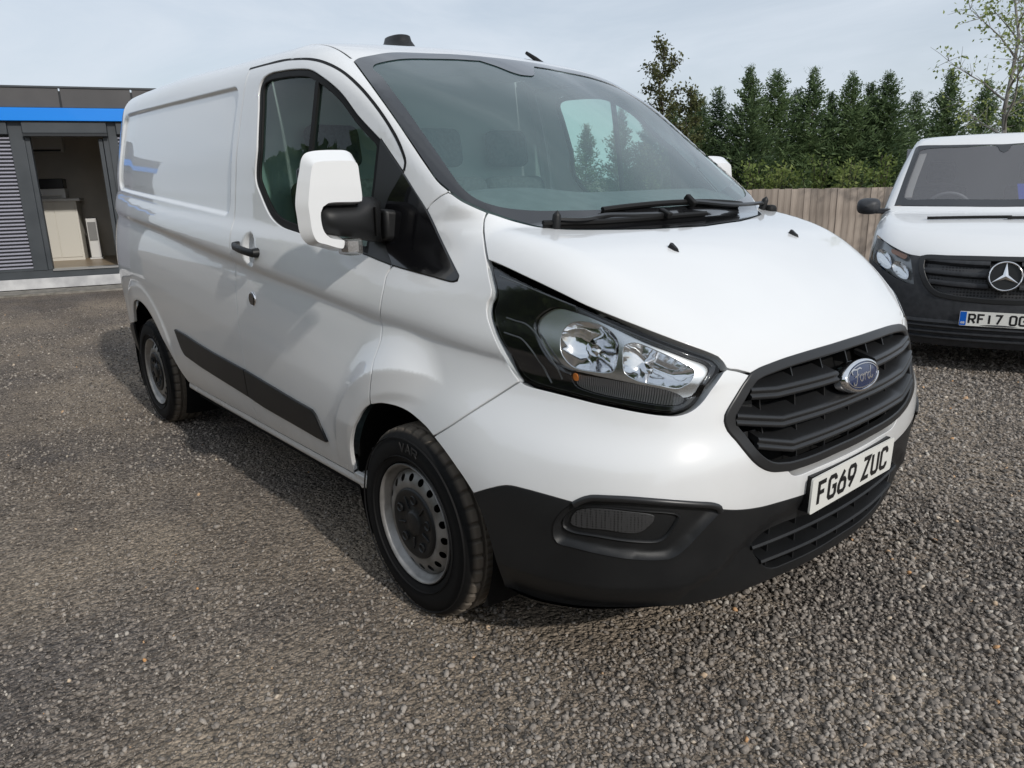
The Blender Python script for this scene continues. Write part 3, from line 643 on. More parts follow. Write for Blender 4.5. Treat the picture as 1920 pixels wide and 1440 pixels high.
# ================================================================== THE WHITE VAN
SK = Skin(body_f)
BELT = BeltDom(SK)
D_SIDE = DirDom(SK, (0, -.90, .43)); D_FEND = DirDom(SK, (.38, -.85, .36)); D_PIL = DirDom(SK, (.38, -.68, .62))
D_HOOD = DirDom(SK, (.45, 0, .90)); D_WS = DirDom(SK, (.58, 0, .81)); D_ROOF = DirDom(SK, (0, 0, 1))
van = empty('panel_van', (0, 0, 0))
tag(van, 'large white panel van with black lower bumper and blue oval badge, nearest the camera', 'van')
def C_(k, step=.012): return catmull(OUT[k], step)
def J(*segs):
    out = []
    for s_ in segs:
        s_ = np.asarray(s_, float).reshape(-1, 3)
        out += list(s_)
    return clean_loop(np.array(out), 4e-4)
def ctr(L):
    """run a curve up to the centre plane y = 0"""
    L = np.asarray(L, float); k = L[:, 1] < -.03; L = L[k]
    p, q = L[-2], L[-1]; t = (0-q[1])/(q[1]-p[1]) if abs(q[1]-p[1]) > 1e-6 else 0
    e = q+(q-p)*t; e[1] = 0; e[2] = q[2]+(e[2]-q[2])*.25; e[0] = q[0]+(e[0]-q[0])*.4
    m = max(1, int(abs(q[1])/.02)); return np.vstack([L]+[q+(e-q)*(i+1)/m for i in range(m)])
def sym(half):
    """half loop of the right side that starts and ends on y = 0 -> full loop"""
    half = np.asarray(half, float); M_ = half[1:-1][::-1].copy(); M_[:, 1] *= -1; return np.vstack([half, M_])
def xz(pts, step=.012):
    """side-view polyline on the right flank"""
    P = catmull([(x, 0, z) for x, z in pts], step) if len(pts) > 2 else catmull([(x, 0, z) for x, z in pts], step)
    P[:, 1] = -flank(P[:, 0], P[:, 2]); return P
def both(o): mirror_obj(o, van); return o
TOPY = .70
def railz(x, y=-TOPY): return np.array([x, y, float(top_z(np.array([x]), np.array([y]))[0])-.012])
# --- joint lines
seamB = np.array([(-1.302, -float(flank(-1.302, z)), z) for z in np.arange(.375, 1.90, .02)])
seamB_top = catmull([(-1.302, -.811, 1.903), (-1.302, -.790, 1.938), (-1.302, -.755, 1.962), railz(-1.302)], .012)
roof_edge_front = np.array([railz(x) for x in np.linspace(-1.302, -.64, 40)])
def crease_rows(dom):
    """extra points along the swage line and the arch crests so that the shading stays crisp"""
    x = np.arange(-3.6, .55, .014); z0 = np.interp(x, ZC_X, ZC_Z); out = []
    for dz in (-.030, -.018, -.009, 0, .009, .018, .028, .12, .135, .15, .165, .18):
        P = np.stack([x, -flank(x, z0+dz), z0+dz], -1); out.append(P)
    for n, (ax, az, ar) in enumerate(ARCH):
        for d in (.02, .034, .046, .10, .112, .124, .14):
            a = np.linspace(-.1, math.pi+.1, 150); X = ax+(ar+d)*np.cos(a)/(1 if n == 0 else .93); Z = az+(ar+d)*np.sin(a)
            out.append(np.stack([X, -flank(X, Z), Z], -1))
    cx, hw, r0 = -2.345, .985, .06; a = np.linspace(0, 2*math.pi, 420, endpoint=False)
    for d in (-.008, -.003, .002, .007, .012, .018):      # rows across the edge of the pressed panel
        for sx, sg in ((np.linspace(cx-hw+.04, cx+hw-.04, 150), 1), (np.linspace(cx-hw+.04, cx+hw-.04, 150), -1)):
            zb, zt = 1.300+(-1.3-sx)*.062, 1.838+(-1.3-sx)*.016; Z = zt-d if sg > 0 else zb+d; out.append(np.stack([sx, -flank(sx, Z), Z], -1))
        for X0 in (cx-hw+d, cx+hw-d):
            Z = np.linspace(1.33, 1.80, 40) if X0 > -2 else np.linspace(1.46, 1.84, 34); X = np.full(len(Z), X0); out.append(np.stack([X, -flank(X, Z), Z], -1))
        for cxx, czz, a0 in ((cx+hw-r0, lambda x: 1.838+(-1.3-x)*.016-r0, 0), (cx-hw+r0, lambda x: 1.838+(-1.3-x)*.016-r0, 90), (cx-hw+r0, lambda x: 1.300+(-1.3-x)*.062+r0, 180), (cx+hw-r0, lambda x: 1.300+(-1.3-x)*.062+r0, 270)):
            aa = np.radians(np.linspace(a0, a0+90, 14)); X = cxx+(r0-d)*np.cos(aa); Z = czz(cxx)+(r0-d)*np.sin(aa); out.append(np.stack([X, -flank(X, Z), Z], -1))
    for q in (.4, .55, .7, .85, 1.0):                     # bowl behind the handle
        aa = np.linspace(0, 2*math.pi, 28); X = -1.118+.060*q*np.cos(aa); Z = 1.172+.076*q*np.sin(aa); out.append(np.stack([X, -flank(X, Z), Z], -1))
    Q = dom.to2(np.concatenate(out)); return lambda lo, hi: Q
FINE = crease_rows(D_SIDE)
# --- load-bay side
rear_arch = xz([(-2.285, .375), (-2.36, .425), (-2.44, .50), (-2.53, .585), (-2.637, .665), (-2.72, .715), (-2.80, .750), (-2.90, .770), (-2.996, .768), (-3.10, .735), (-3.195, .66), (-3.255, .56), (-3.285, .45)])
bay = J(seamB, seamB_top, [railz(x) for x in np.linspace(-1.34, -3.66, 60)], xz([(-3.70, 1.93), (-3.735, 1.80), (-3.75, 1.4), (-3.75, .62)]), xz([(-3.74, .62), (-3.5, .615), (-3.27, .61)])[1:],
        rear_arch[::-1][14:], xz([(-2.285, .375), (-1.7, .375), (-1.302, .375)])[1:])
both(panel('side_panel', bay, D_SIDE, PAINT, van, res=.022, refine=FINE, gap=.0055, edge=.003, rim=.018))
rb = J(xz([(-3.262, .605), (-3.285, .45), (-3.292, .30)]), xz([(-3.292, .30), (-3.74, .30)]), xz([(-3.74, .30), (-3.74, .605)]), xz([(-3.74, .612), (-3.27, .605)]))
both(panel('rear_bumper', rb, D_SIDE, PLASTIC, van, res=.03, off=.004))
# --- cab door
door = J(seamB, C_('gutter'), C_('sail_r')[::-1][-22:] if False else [], )
sr = C_('sail_r', .01); i_seam = int(np.argmin(np.linalg.norm(sr-np.array(OUT['sail_seam'][0]), axis=1)))
sb = C_('sail_b', .01); i_b = int(np.argmin(np.linalg.norm(sb-np.array(OUT['sail_seam'][-1]), axis=1)))
wl_ = C_('win_low'); win_left = catmull([OUT['win_low'][-1], OUT['win'][0]], .012)
door_low = xz([(-.315, .375), (-.8, .375), (-1.302, .375)])
door = J(seamB, C_('gutter'), sr[:i_seam+1][::-1], C_('win')[::-1], win_left[::-1], wl_[::-1], sb[i_b:][::-1], C_('door_f'), C_('arch')[::-1], door_low)
both(panel('front_door', door, D_SIDE, PAINT, van, res=.022, refine=FINE, gap=.0055, edge=.003, rim=.018))
# --- wing
fend = J(sb[:i_b+1][::-1], sr[i_seam:][::-1][:0], C_('sail_r')[::-1][:0])
k799 = int(np.argmin(np.linalg.norm(sr-np.array(OUT['fend_pil'][0]), axis=1)))
fend = J(sb[:i_b+1][::-1], sr[k799:][::-1], C_('fend_pil'), C_('frit_low'), C_('hood_seam'), C_('lamp_body'), C_('bump_seam'), C_('arch2')[::-1], C_('door_f')[::-1])
def crease_f(lo, hi):
    return crease_rows(D_FEND)(lo, hi)
both(panel('front_wing', fend, D_FEND, PAINT, van, res=.018, refine=crease_f, rim=.03, gap=.0045, edge=.002))
# --- windscreen pillar and cantrail
pil = J(C_('fend_pil'), C_('frit_out')[::-1], [OUT['frit_top'][1]], roof_edge_front[::-1], seamB_top[::-1], C_('gutter'), sr[i_seam:k799+1])
both(panel('roof_pillar', pil, D_PIL, PAINT, van, res=.018, gap=.0018))
# --- roof
ft = ctr(C_('frit_top')[1:])
roof_half = J(ft[::-1], roof_edge_front[::-1], [railz(x) for x in np.linspace(-1.34, -3.66, 60)], [(-3.72, -.55, 1.93), (-3.74, 0, 1.94)])
panel('roof', sym(roof_half), D_ROOF, PAINT, van, res=.045, gap=.0003, rim=.004)
rear = sym(J([(-3.94, 0, 1.93)], [(-3.9, -.60, 1.93), (-3.9, -.70, 1.85), (-3.9, -.75, 1.5), (-3.9, -.78, .9), (-3.9, -.79, .35)], [(-3.94, 0, .35)]))
panel('rear_doors', rear, DirDom(SK, (-1, 0, .05)), PAINT, van, res=.06, gap=0)
# --- bonnet
nose = J(C_('hood_nose'), ctr(C_('grille_top')))
bon = sym(J(ctr(C_('cowl'))[::-1], C_('hood_seam'), C_('hood_low'), nose))
bonnet = panel('bonnet', bon, D_HOOD, PAINT, van, res=.022, gap=.0042, rim=.03)
for s_ in (-1, 1):
    p = np.array([[OUT['washer'][0][0], s_*abs(OUT['washer'][0][1]), OUT['washer'][0][2]]]); n_ = SK.n(p)[0]; p = p[0]
    mb = MB(); pts = [(.022, 0, 0), (.010, .009, 0), (-.016, .011, 0), (-.022, 0, 0), (-.016, -.011, 0), (.010, -.009, 0)]
    q = Vector(n_).to_track_quat('Z', 'Y').to_matrix().to_4x4(); M_ = Matrix.Translation(p) @ q
    ax = (M_.to_3x3().inverted() @ Vector((1, 0, -.3))).normalized(); a0 = math.atan2(ax.y, ax.x); M_ = M_ @ Matrix.Rotation(a0, 4, 'Z')
    V = [M_ @ Vector(v) for v in pts]+[M_ @ Vector((x*.75-.002, y*.6, .013 if x < .005 else .008)) for x, y, z in pts]
    mb.add(V, [(6, 7, 8, 9, 10, 11)]+[(i, (i+1) % 6, 6+(i+1) % 6, 6+i) for i in range(6)]); mb.build('washer_nozzle', PLASTIC, van, True, 50)
# --- windscreen
ws_half = J(ft[::-1], C_('frit_top')[:2][::-1], C_('frit_out'), C_('frit_low'), ctr(C_('cowl')))
ws_loop = sym(ws_half)
screen = panel('windscreen', ws_loop, D_WS, WSGLASS, van, res=.035, gap=.003, off=-.002, rim=0)
sens = [(-.583, -.150, 1.893), (-.535, -.100, 1.868), (-.49, -.065, 1.845), (-.47, -.03, 1.833), (-.468, 0, 1.832)]
fin_half = J(catmull(sens, .012)[::-1], C_('frit_in_top')[::-1], C_('frit_in_side'), ctr(C_('frit_in_low')))
fin = sym(fin_half)
FRIT = mat('frit_black', (.012, .0125, .014), .12, 0, 1.0, .5)
panel('screen_border', ws_loop, D_WS, FRIT, screen, holes=[fin], gap=.003, off=.0015, rim=.0, res=.03)
# --- bumper, painted part
slot_half = ctr(C_('slot'))
bu = J(slot_half[::-1], C_('grille_left')[::-1], C_('hood_nose')[::-1][:0], [OUT['hood_nose'][3], OUT['hood_nose'][2]], C_('lamp_bot')[::-1], C_('bump_seam'), C_('arch3'), C_('bw'), C_('fog_top'), ctr(C_('bw2')))
def crease_b(lo, hi): return crease_rows(BELT)(lo, hi)
panel('front_bumper', sym(bu), BELT, PAINT, van, res=.018, gap=.004, rim=.04, refine=crease_b)
# --- bumper, black part
zb = lambda y: .285
low_edge = catmull([(.453, -.940, .275), (.543, -.915, .262), (.668, -.861, .268), (.781, -.767, .278), (.855, -.648, .276), (.905, -.50, .270), (.95, -.31, .276), (.972, -.12, .28), (.978, 0, .28)], .015)
bl = J(ctr(C_('bw2'))[::-1], C_('fog')[::-1], C_('bw')[::-1], C_('arch4'), low_edge)
lg = J(C_('lowg_top')[::-1][:0], ctr(C_('lowg_top'))[::-1], ctr(C_('lowg_bot')))
lowg = sym(lg)
blk = panel('lower_bumper', sym(bl), BELT, PLASTIC, van, holes=[lowg], res=.018, gap=.001, rim=.03, edge=.003)
und = sym(J([(.978, 0, .28)], low_edge[::-1]))
tk = np.array([(x*.93-.03, y*.93, z-.055) for x, y, z in low_edge])
sp = np.vstack([low_edge, low_edge[::-1][1:]*np.array([1, -1, 1])]); tk2 = np.vstack([tk, tk[::-1][1:]*np.array([1, -1, 1])]); tk3 = tk2*np.array([.9, .97, 1])+np.array([0, 0, .02])
nn_ = len(sp); mobj('bumper_lip', np.vstack([sp+np.array([-.002, 0, .004]), tk2, tk3]), [(i, i+1, nn_+i+1, nn_+i) for i in range(nn_-1)]+[(nn_+i, nn_+i+1, 2*nn_+i+1, 2*nn_+i) for i in range(nn_-1)], PLASTIC, blk, True)
# --- lower intake
panel('intake_backing', lowg, BELT, MATTEBLK, blk, gap=-.01, off=-.06, rim=0, res=.04)
def on_belt(ty, tz, off=0.):
    """points on the front at given y (right side negative) and z"""
    ty = np.asarray(ty, float); tz = np.asarray(tz, float)
    P = SK.trace(np.stack([0*ty+1.4, ty, tz], -1), np.array([-1., 0, 0])); return P+SK.n(P)*off
for z0, y0, y1 in ((.418, -.452, .452), (.362, -.41, .41)):
    y = np.linspace(y0, y1, 60); P = on_belt(y, np.full(60, z0)); sweep('intake_slat', P, SK.n(P), [(.006, -.006), (.010, 0), (.006, .006), (-.045, .016), (-.045, .004)], PLASTIC, blk)
for y in np.linspace(-.36, .36, 7):
    P = on_belt([y, y], [.315, .462]); a, b = P; mb = MB(); mb.prism([(a[0]-.05, y-.002, a[2]), (a[0]-.012, y-.002, a[2]), (b[0]-.012, y-.002, b[2]), (b[0]-.05, y-.002, b[2])], (0, .004, 0)); mb.build('intake_fin', SATIN, blk)
# --- fog-lamp blanks
MESHM = mat('mesh_black', (.012, .012, .013), .5)
N, L, B = nodes(MESHM); _t = N.new('ShaderNodeTexCoord'); _v = N.new('ShaderNodeTexVoronoi'); _v.inputs['Scale'].default_value = 150; _v.inputs['Randomness'].default_value = .12
_r = N.new('ShaderNodeValToRGB'); _r.color_ramp.elements[0].position = .25; _r.color_ramp.elements[0].color = (.002, .002, .002, 1); _r.color_ramp.elements[1].position = .42; _r.color_ramp.elements[1].color = (.035, .035, .036, 1)
L.new(_t.outputs['Object'], _v.inputs['Vector']); L.new(_v.outputs['Distance'], _r.inputs['Fac']); L.new(_r.outputs['Color'], B.inputs['Base Color'])
fogl = J(C_('fog_top'), C_('fog')[::-1])
def dish(depth, w):
    def f(P, Q, loops): d = bdist(loops[0], Q); return -depth*np.clip(d/w, 0, 1)
    return f
fz = panel('fog_lamp_blank', fogl, BELT, PLASTIC, van, res=.012, gap=.0, off=.004, rim=0, offf=dish(.020, .010))
mz = panel('blank_mesh', catmull(OUT['fog_mesh'], .01, True), BELT, MESHM, fz, res=.015, gap=0, off=-.010, rim=.012)
P = catmull(OUT['fog_in'], .01, True); rimr = sweep('blank_rim', P, SK.n(P), [(-.018+.010*math.cos(R(a)), .005*math.sin(R(a))) for a in range(0, 360, 45)], PLASTIC, fz, closed=True)
P = C_('fog_top', .01); both(sweep('blank_lip', P, SK.n(P), [(.003+.007*math.cos(R(a)), -.004+.009*math.sin(R(a))) for a in range(0, 360, 40)], SATIN, van))
fzl = both(fz); 
fz2 = [o for o in van.children if o.name.startswith('fog_lamp_blank') and o is not fz][0]
mirror_obj(mz, fz2); mirror_obj(rimr, fz2)
# --- grille
gl_half = J(ctr(C_('grille_top'))[::-1], C_('grille_left'), ctr(C_('grille_bot')))
gl_loop = sym(gl_half)
gi = np.asarray(gl_half)
Qg = clean_loop(BELT.to2(gl_loop), 2e-4); Qg = Qg[::-1] if poly_area(Qg) < 0 else Qg
Qi = inset(densify(Qg, .02), .019); gin = BELT.up(Qi, gl_loop)
Qm = inset(densify(Qg, .02), .012)
grille = panel('grille', gl_loop, BELT, SATIN, van, holes=[gin], gap=.001, off=.006, rim=.03, edge=.005, res=.012)
panel('grille_backing', J(gl_loop), BELT, MATTEBLK, grille, gap=-.004, off=-.065, rim=0, res=.04)
LOUV = [(.003, -.017), (.010, -.016), (.014, -.011), (.013, -.006), (.008, -.003), (.008, .001), (.013, .004), (.014, .009), (.010, .015), (.003, .018), (-.05, .046), (-.05, .034), (-.004, .002), (-.004, -.016)]
def slat(key, zc_, yk, ye, split=None):
    zl = OUT[key][0][2]
    ys = np.concatenate([np.linspace(-ye, -yk, 10)[:-1], np.linspace(-yk, yk, 41), np.linspace(yk, ye, 10)[1:]])
    zs = np.where(np.abs(ys) > yk, zc_+(zl-zc_)*(np.abs(ys)-yk)/(ye-yk), zc_)
    parts = [(ys, zs)] if not split else [(ys[ys < -split], zs[ys < -split]), (ys[ys > split], zs[ys > split])]
    for a, b in parts:
        P = on_belt(a, b, -.004); sweep('grille_slat', P, SK.n(P), LOUV, SATIN, grille, sharp=60)
slat('slat1', .858, .385, .478, .105); slat('slat2', .775, .37, .530); slat('slat3', .702, .34, .475)
for (za, zb_, ym) in ((.875, .935, .40), (.790, .845, .46), (.715, .765, .46), (.645, .690, .38)):
    for y in np.arange(-.42, .43, .14):
        if abs(y) > ym: continue
        P = on_belt([y, y], [za, zb_]); a, b = P; mb = MB()
        mb.prism([(a[0]-.065, y-.0022, a[2]), (a[0]-.022, y-.0022, a[2]), (b[0]-.022, y-.0022, b[2]), (b[0]-.065, y-.0022, b[2])], (0, .0044, 0)); mb.build('grille_fin', SATIN, grille)
for s_ in (-1, 1):          # blanking plates at the ends of the slats
    for z0, z1, y0, y1 in ((.79, .845, .445, .52), (.715, .765, .44, .525)):
        yy = np.array([y0, y1, y1, y0])*s_; P = on_belt(yy, np.array([z0, z0, z1, z1]), -.03); mb = MB(); mb.prism([tuple(p) for p in P], (-.01, 0, 0)); mb.build('grille_blank', PLASTIC, grille)
# --- oval badge with its script
BLUE = mat('badge_blue', (.008, .022, .085), .25, .3, .8)
bc = on_belt([0.0], [.840])[0]; bn = Vector((.965, 0, .26)).normalized()
bt = Vector((0, 1, 0)); bu_ = bn.cross(bt).normalized()
if bu_.z < 0: bu_ = -bu_
def badge_pt(u, v, h): return Vector(bc)+bt*u+bu_*v+bn*(h+.012)
LB, HB = .104, .0465
def ell(a, b, h, n=56): return [badge_pt(a*math.cos(2*math.pi*k/n), b*math.sin(2*math.pi*k/n), h) for k in range(n)]
badge = empty('badge', parent=van)
def loft(rings, cap=True):
    n = len(rings[0]); V = [p for r_ in rings for p in r_]; F = [(i*n+k, i*n+(k+1) % n, (i+1)*n+(k+1) % n, (i+1)*n+k) for i in range(len(rings)-1) for k in range(n)]
    if cap: F.append(tuple((len(rings)-1)*n+k for k in range(n)))
    return V, F
V, F = loft([ell(LB+.002, HB+.002, -.03), ell(LB+.002, HB+.002, .004), ell(LB-.001, HB-.001, .009), ell(LB-.007, HB-.006, .010), ell(LB-.009, HB-.008, .007)], False)
mobj('badge_rim', V, F, CHROME, badge, True, sharp=60)
V, F = loft([ell(LB-.008, HB-.007, .0065), ell(LB*.6, HB*.6, .0085), ell(LB*.2, HB*.2, .0095)]); mobj('badge_face', V, F, BLUE, badge, True)
V, F = stroke_mesh([[(math.cos(2*math.pi*k/48)*(LB-.0135), math.sin(2*math.pi*k/48)*(HB-.0125)) for k in range(49)]], .0022, lambda u, v, h: badge_pt(u, v, .0088+h)); mobj('badge_ring', V, F, CHROME, badge, False)
SCR = [[(-.062, .010), (-.066, .018), (-.056, .024), (-.036, .022), (-.016, .024), (-.006, .020)], [(-.032, .022), (-.037, .006), (-.044, -.012), (-.054, -.021), (-.064, -.018), (-.064, -.011)], [(-.052, .002), (-.036, .004), (-.026, .008)],
       [(-.010, .004), (-.020, .001), (-.023, -.009), (-.016, -.015), (-.006, -.010), (-.005, -.001), (-.010, .004), (.000, .001), (.008, .005)], [(.008, .005), (.006, -.006), (.004, -.015)], [(.006, -.006), (.012, .002), (.020, .005), (.024, .001)],
       [(.040, .003), (.030, .002), (.024, -.008), (.028, -.015), (.038, -.010), (.044, .004)], [(.050, .022), (.044, .004), (.041, -.012), (.047, -.015), (.056, -.008)]]
SCR = [[tuple(p) for p in catmull([(x, y, 0) for x, y in l], .002)[:, :2]] for l in SCR]
V, F = stroke_mesh(SCR, .0042, lambda u, v, h: badge_pt(u, v, .0092+h)); mobj('badge_script', V, F, CHROME, badge, False)
# --- number plate
PLW = mat('plate_white', (.74, .74, .70), .35, 0, .3); INK = mat('plate_black', (.008, .008, .009), .4)
def number_plate(parent, cen, nrm, left, text, ink, blue=False, plate_w=.52, start=None, m=PLW):
    cen, nrm, left = Vector(cen), Vector(nrm).normalized(), Vector(left).normalized(); up = nrm.cross(left).normalized()
    if up.z < 0: up = -up
    rt_ = left                                   # reading direction as seen from the front
    pl = lambda u, v, h: cen+rt_*u+up*v+nrm*h
    a, b, r_ = plate_w/2, .0555, .008
    rr = arc_pts(a-r_, b-r_, r_, r_, 0, 90, 4)+arc_pts(-a+r_, b-r_, r_, r_, 90, 180, 4)+arc_pts(-a+r_, -b+r_, r_, r_, 180, 270, 4)+arc_pts(a-r_, -b+r_, r_, r_, 270, 360, 4)
    n = len(rr); V = [pl(u, v, -.004) for u, v in rr]+[pl(u, v, .002) for u, v in rr]
    o = mobj('number_plate', V, [tuple(range(n, 2*n)), tuple(range(n))[::-1]]+[(i, (i+1) % n, n+(i+1) % n, n+i) for i in range(n)], m, parent, False)
    cw, chh, sp_ = .0385, .0655/1.6, .0605
    x = start if start is not None else -(len(text)-1)*sp_/2-cw/2-.0
    lines = []
    for ch in text:
        if ch == ' ': x += .0335 if len(text) > 3 else sp_; continue
        w_ = cw
        for ln in GLY[ch]: lines.append([(x+(p[0]*w_), -.0325+p[1]*chh) for p in ln])
        x += sp_ if ch != '1' else .052
    V, F = stroke_mesh(lines, .0135, lambda u, v, h: pl(u, v, .0024+h), .0012); mobj('plate_letters', V, F, ink, o, False)
    if blue:
        V = [pl(u, v, .0026) for u, v in ((-a+.002, -b+.003), (-a+.046, -b+.003), (-a+.046, b-.003), (-a+.002, b-.003))]; mobj('plate_band', V, [(0, 1, 2, 3)], mat('plate_blue', (.0, .10, .48), .35, 0, .3), o, False)
        gb = []
        for i_, ch in enumerate('GB'): gb += [[(-a+.012+i_*.014+p[0]*.009, -.038+p[1]*.008) for p in ln] for ln in GLY[ch]]
        V, F = stroke_mesh(gb, .0032, lambda u, v, h: pl(u, v, .003+h), .0008); mobj('plate_letters', V, F, PLW, o, False)
    return o
number_plate(van, (1.012, 0, .533), (1, 0, -.03), (0, 1, 0), 'FG69 ZUC', INK, start=-.221)
mb = MB(); mb.box(.955, 1.006, -.25, .25, .478, .590); mb.build('plate_mount', PLASTIC, van)
# --- headlamps
hl = empty('headlamp', parent=van)
lamp = catmull(OUT['lamp'], .012, True)
panel('lamp_lens', lamp, BELT, LENS, hl, res=.02, gap=.0, off=.001, rim=.012, edge=.003)
sil_ = catmull(OUT['silver'], .012, True); hA = catmull(OUT['holeA'], .008, True); hB = catmull(OUT['holeB'], .008, True); ind = catmull(OUT['indic'], .008, True)
panel('lamp_bezel', lamp, BELT, GLOSSBLK, hl, holes=[sil_, ind], res=.02, gap=.003, off=-.014, rim=.03)
panel('lamp_trim', sil_, BELT, CHROME2, hl, holes=[hA, hB], res=.015, gap=.0005, off=-.030, rim=.025)  # silver surround of the bowls; its upper band imitates sky reflected on the lens
REFL = mat('reflector', (.86, .86, .87), .10, 1)
N, L, B = nodes(REFL); _v = N.new('ShaderNodeTexVoronoi'); _v.inputs['Scale'].default_value = 30; _bp = N.new('ShaderNodeBump'); _bp.inputs['Strength'].default_value = .05; _bp.inputs['Distance'].default_value = .01; _t = N.new('ShaderNodeTexCoord')
L.new(_t.outputs['Object'], _v.inputs['Vector']); L.new(_v.outputs['Distance'], _bp.inputs['Height']); L.new(_bp.outputs['Normal'], B.inputs['Normal'])
def bowl(dep):
    def f(P, Q, loops): d = bdist(loops[0], Q); return -.032-dep*np.sqrt(np.clip(d/.05, 0, 1))
    return f
panel('reflector', hA, BELT, REFL, hl, res=.010, gap=0, rim=0, offf=bowl(.055)); panel('reflector', hB, BELT, REFL, hl, res=.010, gap=0, rim=0, offf=bowl(.045))
for key, rr_ in (('reflA', .017), ('reflB', .013)):
    p = np.array([OUT[key][0]]); n_ = SK.n(p)[0]; p = p[0]; mb = MB(); M_ = Matrix.Translation(Vector(p)-Vector(n_)*.065) @ (Vector((.88, -.45, -.05)).to_track_quat('Y', 'Z').to_matrix().to_4x4())
    mb.lathe([(0, .045), (rr_*.6, .042), (rr_*.9, .03), (rr_, .012), (rr_*.8, 0), (rr_*.8, -.02)], 20, M_); mb.build('bulb_shield', CHROME, hl, True)
INDM = mat('indicator_clear', (.16, .16, .165), .18, .6, .5); N, L, B = nodes(INDM); _w = N.new('ShaderNodeTexWave'); _w.inputs['Scale'].default_value = 60; _bp = N.new('ShaderNodeBump'); _bp.inputs['Strength'].default_value = .8; _bp.inputs['Distance'].default_value = .004; _t = N.new('ShaderNodeTexCoord')
L.new(_t.outputs['Object'], _w.inputs['Vector']); L.new(_w.outputs['Fac'], _bp.inputs['Height']); L.new(_bp.outputs['Normal'], B.inputs['Normal'])
panel('indicator_strip', ind, BELT, INDM, hl, res=.015, gap=.0, off=-.026, rim=0)
panel('indicator_bulb', catmull(OUT['amber'], .005, True), BELT, mat('amber', (.55, .16, .02), .3, .1, .3), hl, res=.006, gap=0, off=-.022, rim=.004)
panel('lamp_housing', lamp, BELT, MATTEBLK, hl, res=.03, gap=-.014, off=-.10, rim=0)
BEZL = mat('bezel_line', (.10, .105, .11), .3, .5)
for key in ('bez1', 'bez2', 'bez3'):
    P = C_(key, .008); Nn_ = SK.n(P); sweep('bezel_line', P-Nn_*.0125, Nn_, [(.0012, 0), (0, .0022), (-.003, .0022), (-.003, -.0022), (0, -.0022)], BEZL, hl)
hl2 = empty('headlamp', parent=van)
for o in list(hl.children): mirror_obj(o, hl2)
# --- door glass, seals, sail panels
winl = J(C_('win'), C_('sail_in'), C_('win_low')[1:], win_left)
Qw = clean_loop(D_SIDE.to2(winl), 2e-4); Qw = Qw[::-1] if poly_area(Qw) < 0 else Qw
gin_w = D_SIDE.up(inset(densify(Qw, .015), .024), winl)
gl_d = panel('door_window', D_SIDE.up(inset(densify(Qw, .015), .02), winl), D_SIDE, SIDEGLASS, van, res=.04, gap=0, off=-.016, rim=0)
both(gl_d)
both(panel('window_seal', winl, D_SIDE, RUBBER, van, holes=[gin_w], res=.012, gap=.002, off=-.006, rim=.012, edge=.003))
bx = [(-.718, z) for z in np.arange(1.262, 1.815, .02)]
P = np.array([(x, 0, z) for x, z in bx]); P[:, 1] = -flank(P[:, 0], P[:, 2]); Nn_ = SK.n(P)
both(sweep('window_divider', P-Nn_*.010, Nn_, [(.004, -.011), (.004, .011), (-.012, .011), (-.012, -.011)], RUBBER, van, smooth=False))
ds = J(sr[:i_seam+1], C_('sail_seam'), sb[i_b:], C_('sail_in')[::-1])
both(panel('mirror_sail', ds, D_SIDE, SATIN, van, res=.015, gap=.0015, off=.003, rim=.012, edge=.003))
fs = J(sr[i_seam:], sb[:i_b+1], C_('sail_seam')[::-1])
both(panel('wing_sail', fs, D_SIDE, GLOSSBLK, van, res=.015, gap=.0015, off=.004, rim=.012, edge=.004))
P = C_('gutter'); Nn_ = SK.n(P); both(sweep('door_gutter', P-Nn_*.004, Nn_, [(.0045, -.0055), (.0045, .0055), (-.008, .0055), (-.008, -.0055)], RUBBER, van, smooth=False))
# --- rub strips, sill, handle, lock
rub = np.array(OUT['rub']); top_i = rub[:11]; bot_i = rub[11:]
ru = catmull(rub, .012, True)
def strip(x0, x1):
    z_top = lambda x: np.interp(x, rub[:8, 0], rub[:8, 2]); z_bot = lambda x: np.interp(x, rub[11:18][::-1, 0], rub[11:18][::-1, 2])
    return z_top, z_bot
zt, zb_ = strip(0, 0)
fr_strip = J(xz([(x, zt(x)) for x in np.linspace(-1.297, -.68, 16)]), xz([(-.66, .578), (-.64, .567), (-.608, .523), (-.575, .472)]), xz([(x, zb_(x)) for x in np.linspace(-.60, -1.297, 16)]))
both(panel('rubbing_strip', fr_strip, D_SIDE, PLASTIC, van, res=.016, gap=0, off=.011, rim=.014, edge=.004))
rr_strip = J(xz([(-2.26, .686)]+[(x, zt(x)) for x in np.linspace(-2.2, -1.307, 16)]), xz([(x, zb_(x)) for x in np.linspace(-1.307, -2.10, 16)]+[(-2.16, .563), (-2.2, .59)]))
both(panel('rubbing_strip', rr_strip, D_SIDE, PLASTIC, van, res=.016, gap=0, off=.011, rim=.014, edge=.004))
sx_ = np.linspace(-2.30, -.335, 60); P = np.stack([sx_, -np.array([.945]*60), np.array([.352]*60)], -1)
P[:, 1] = -(flank(P[:, 0], P[:, 2])-.004)
both(sweep('sill', P, np.tile([0, -1., 0], (60, 1)), [(.004, .020), (.007, .006), (.006, -.006), (-.002, -.016), (-.10, -.020), (-.10, .018)], PAINT, van))
hp = [(-1.222, 1.186), (-1.19, 1.183), (-1.12, 1.175), (-1.05, 1.166), (-1.022, 1.163)]
P = catmull([(x, 0, z) for x, z in hp], .012); P[:, 1] = -lookup(P[:, 0], P[:, 2]); ww = np.linspace(0, 1, len(P)); P[:, 1] -= .018+.016*np.sin(np.pi*ww)**.6
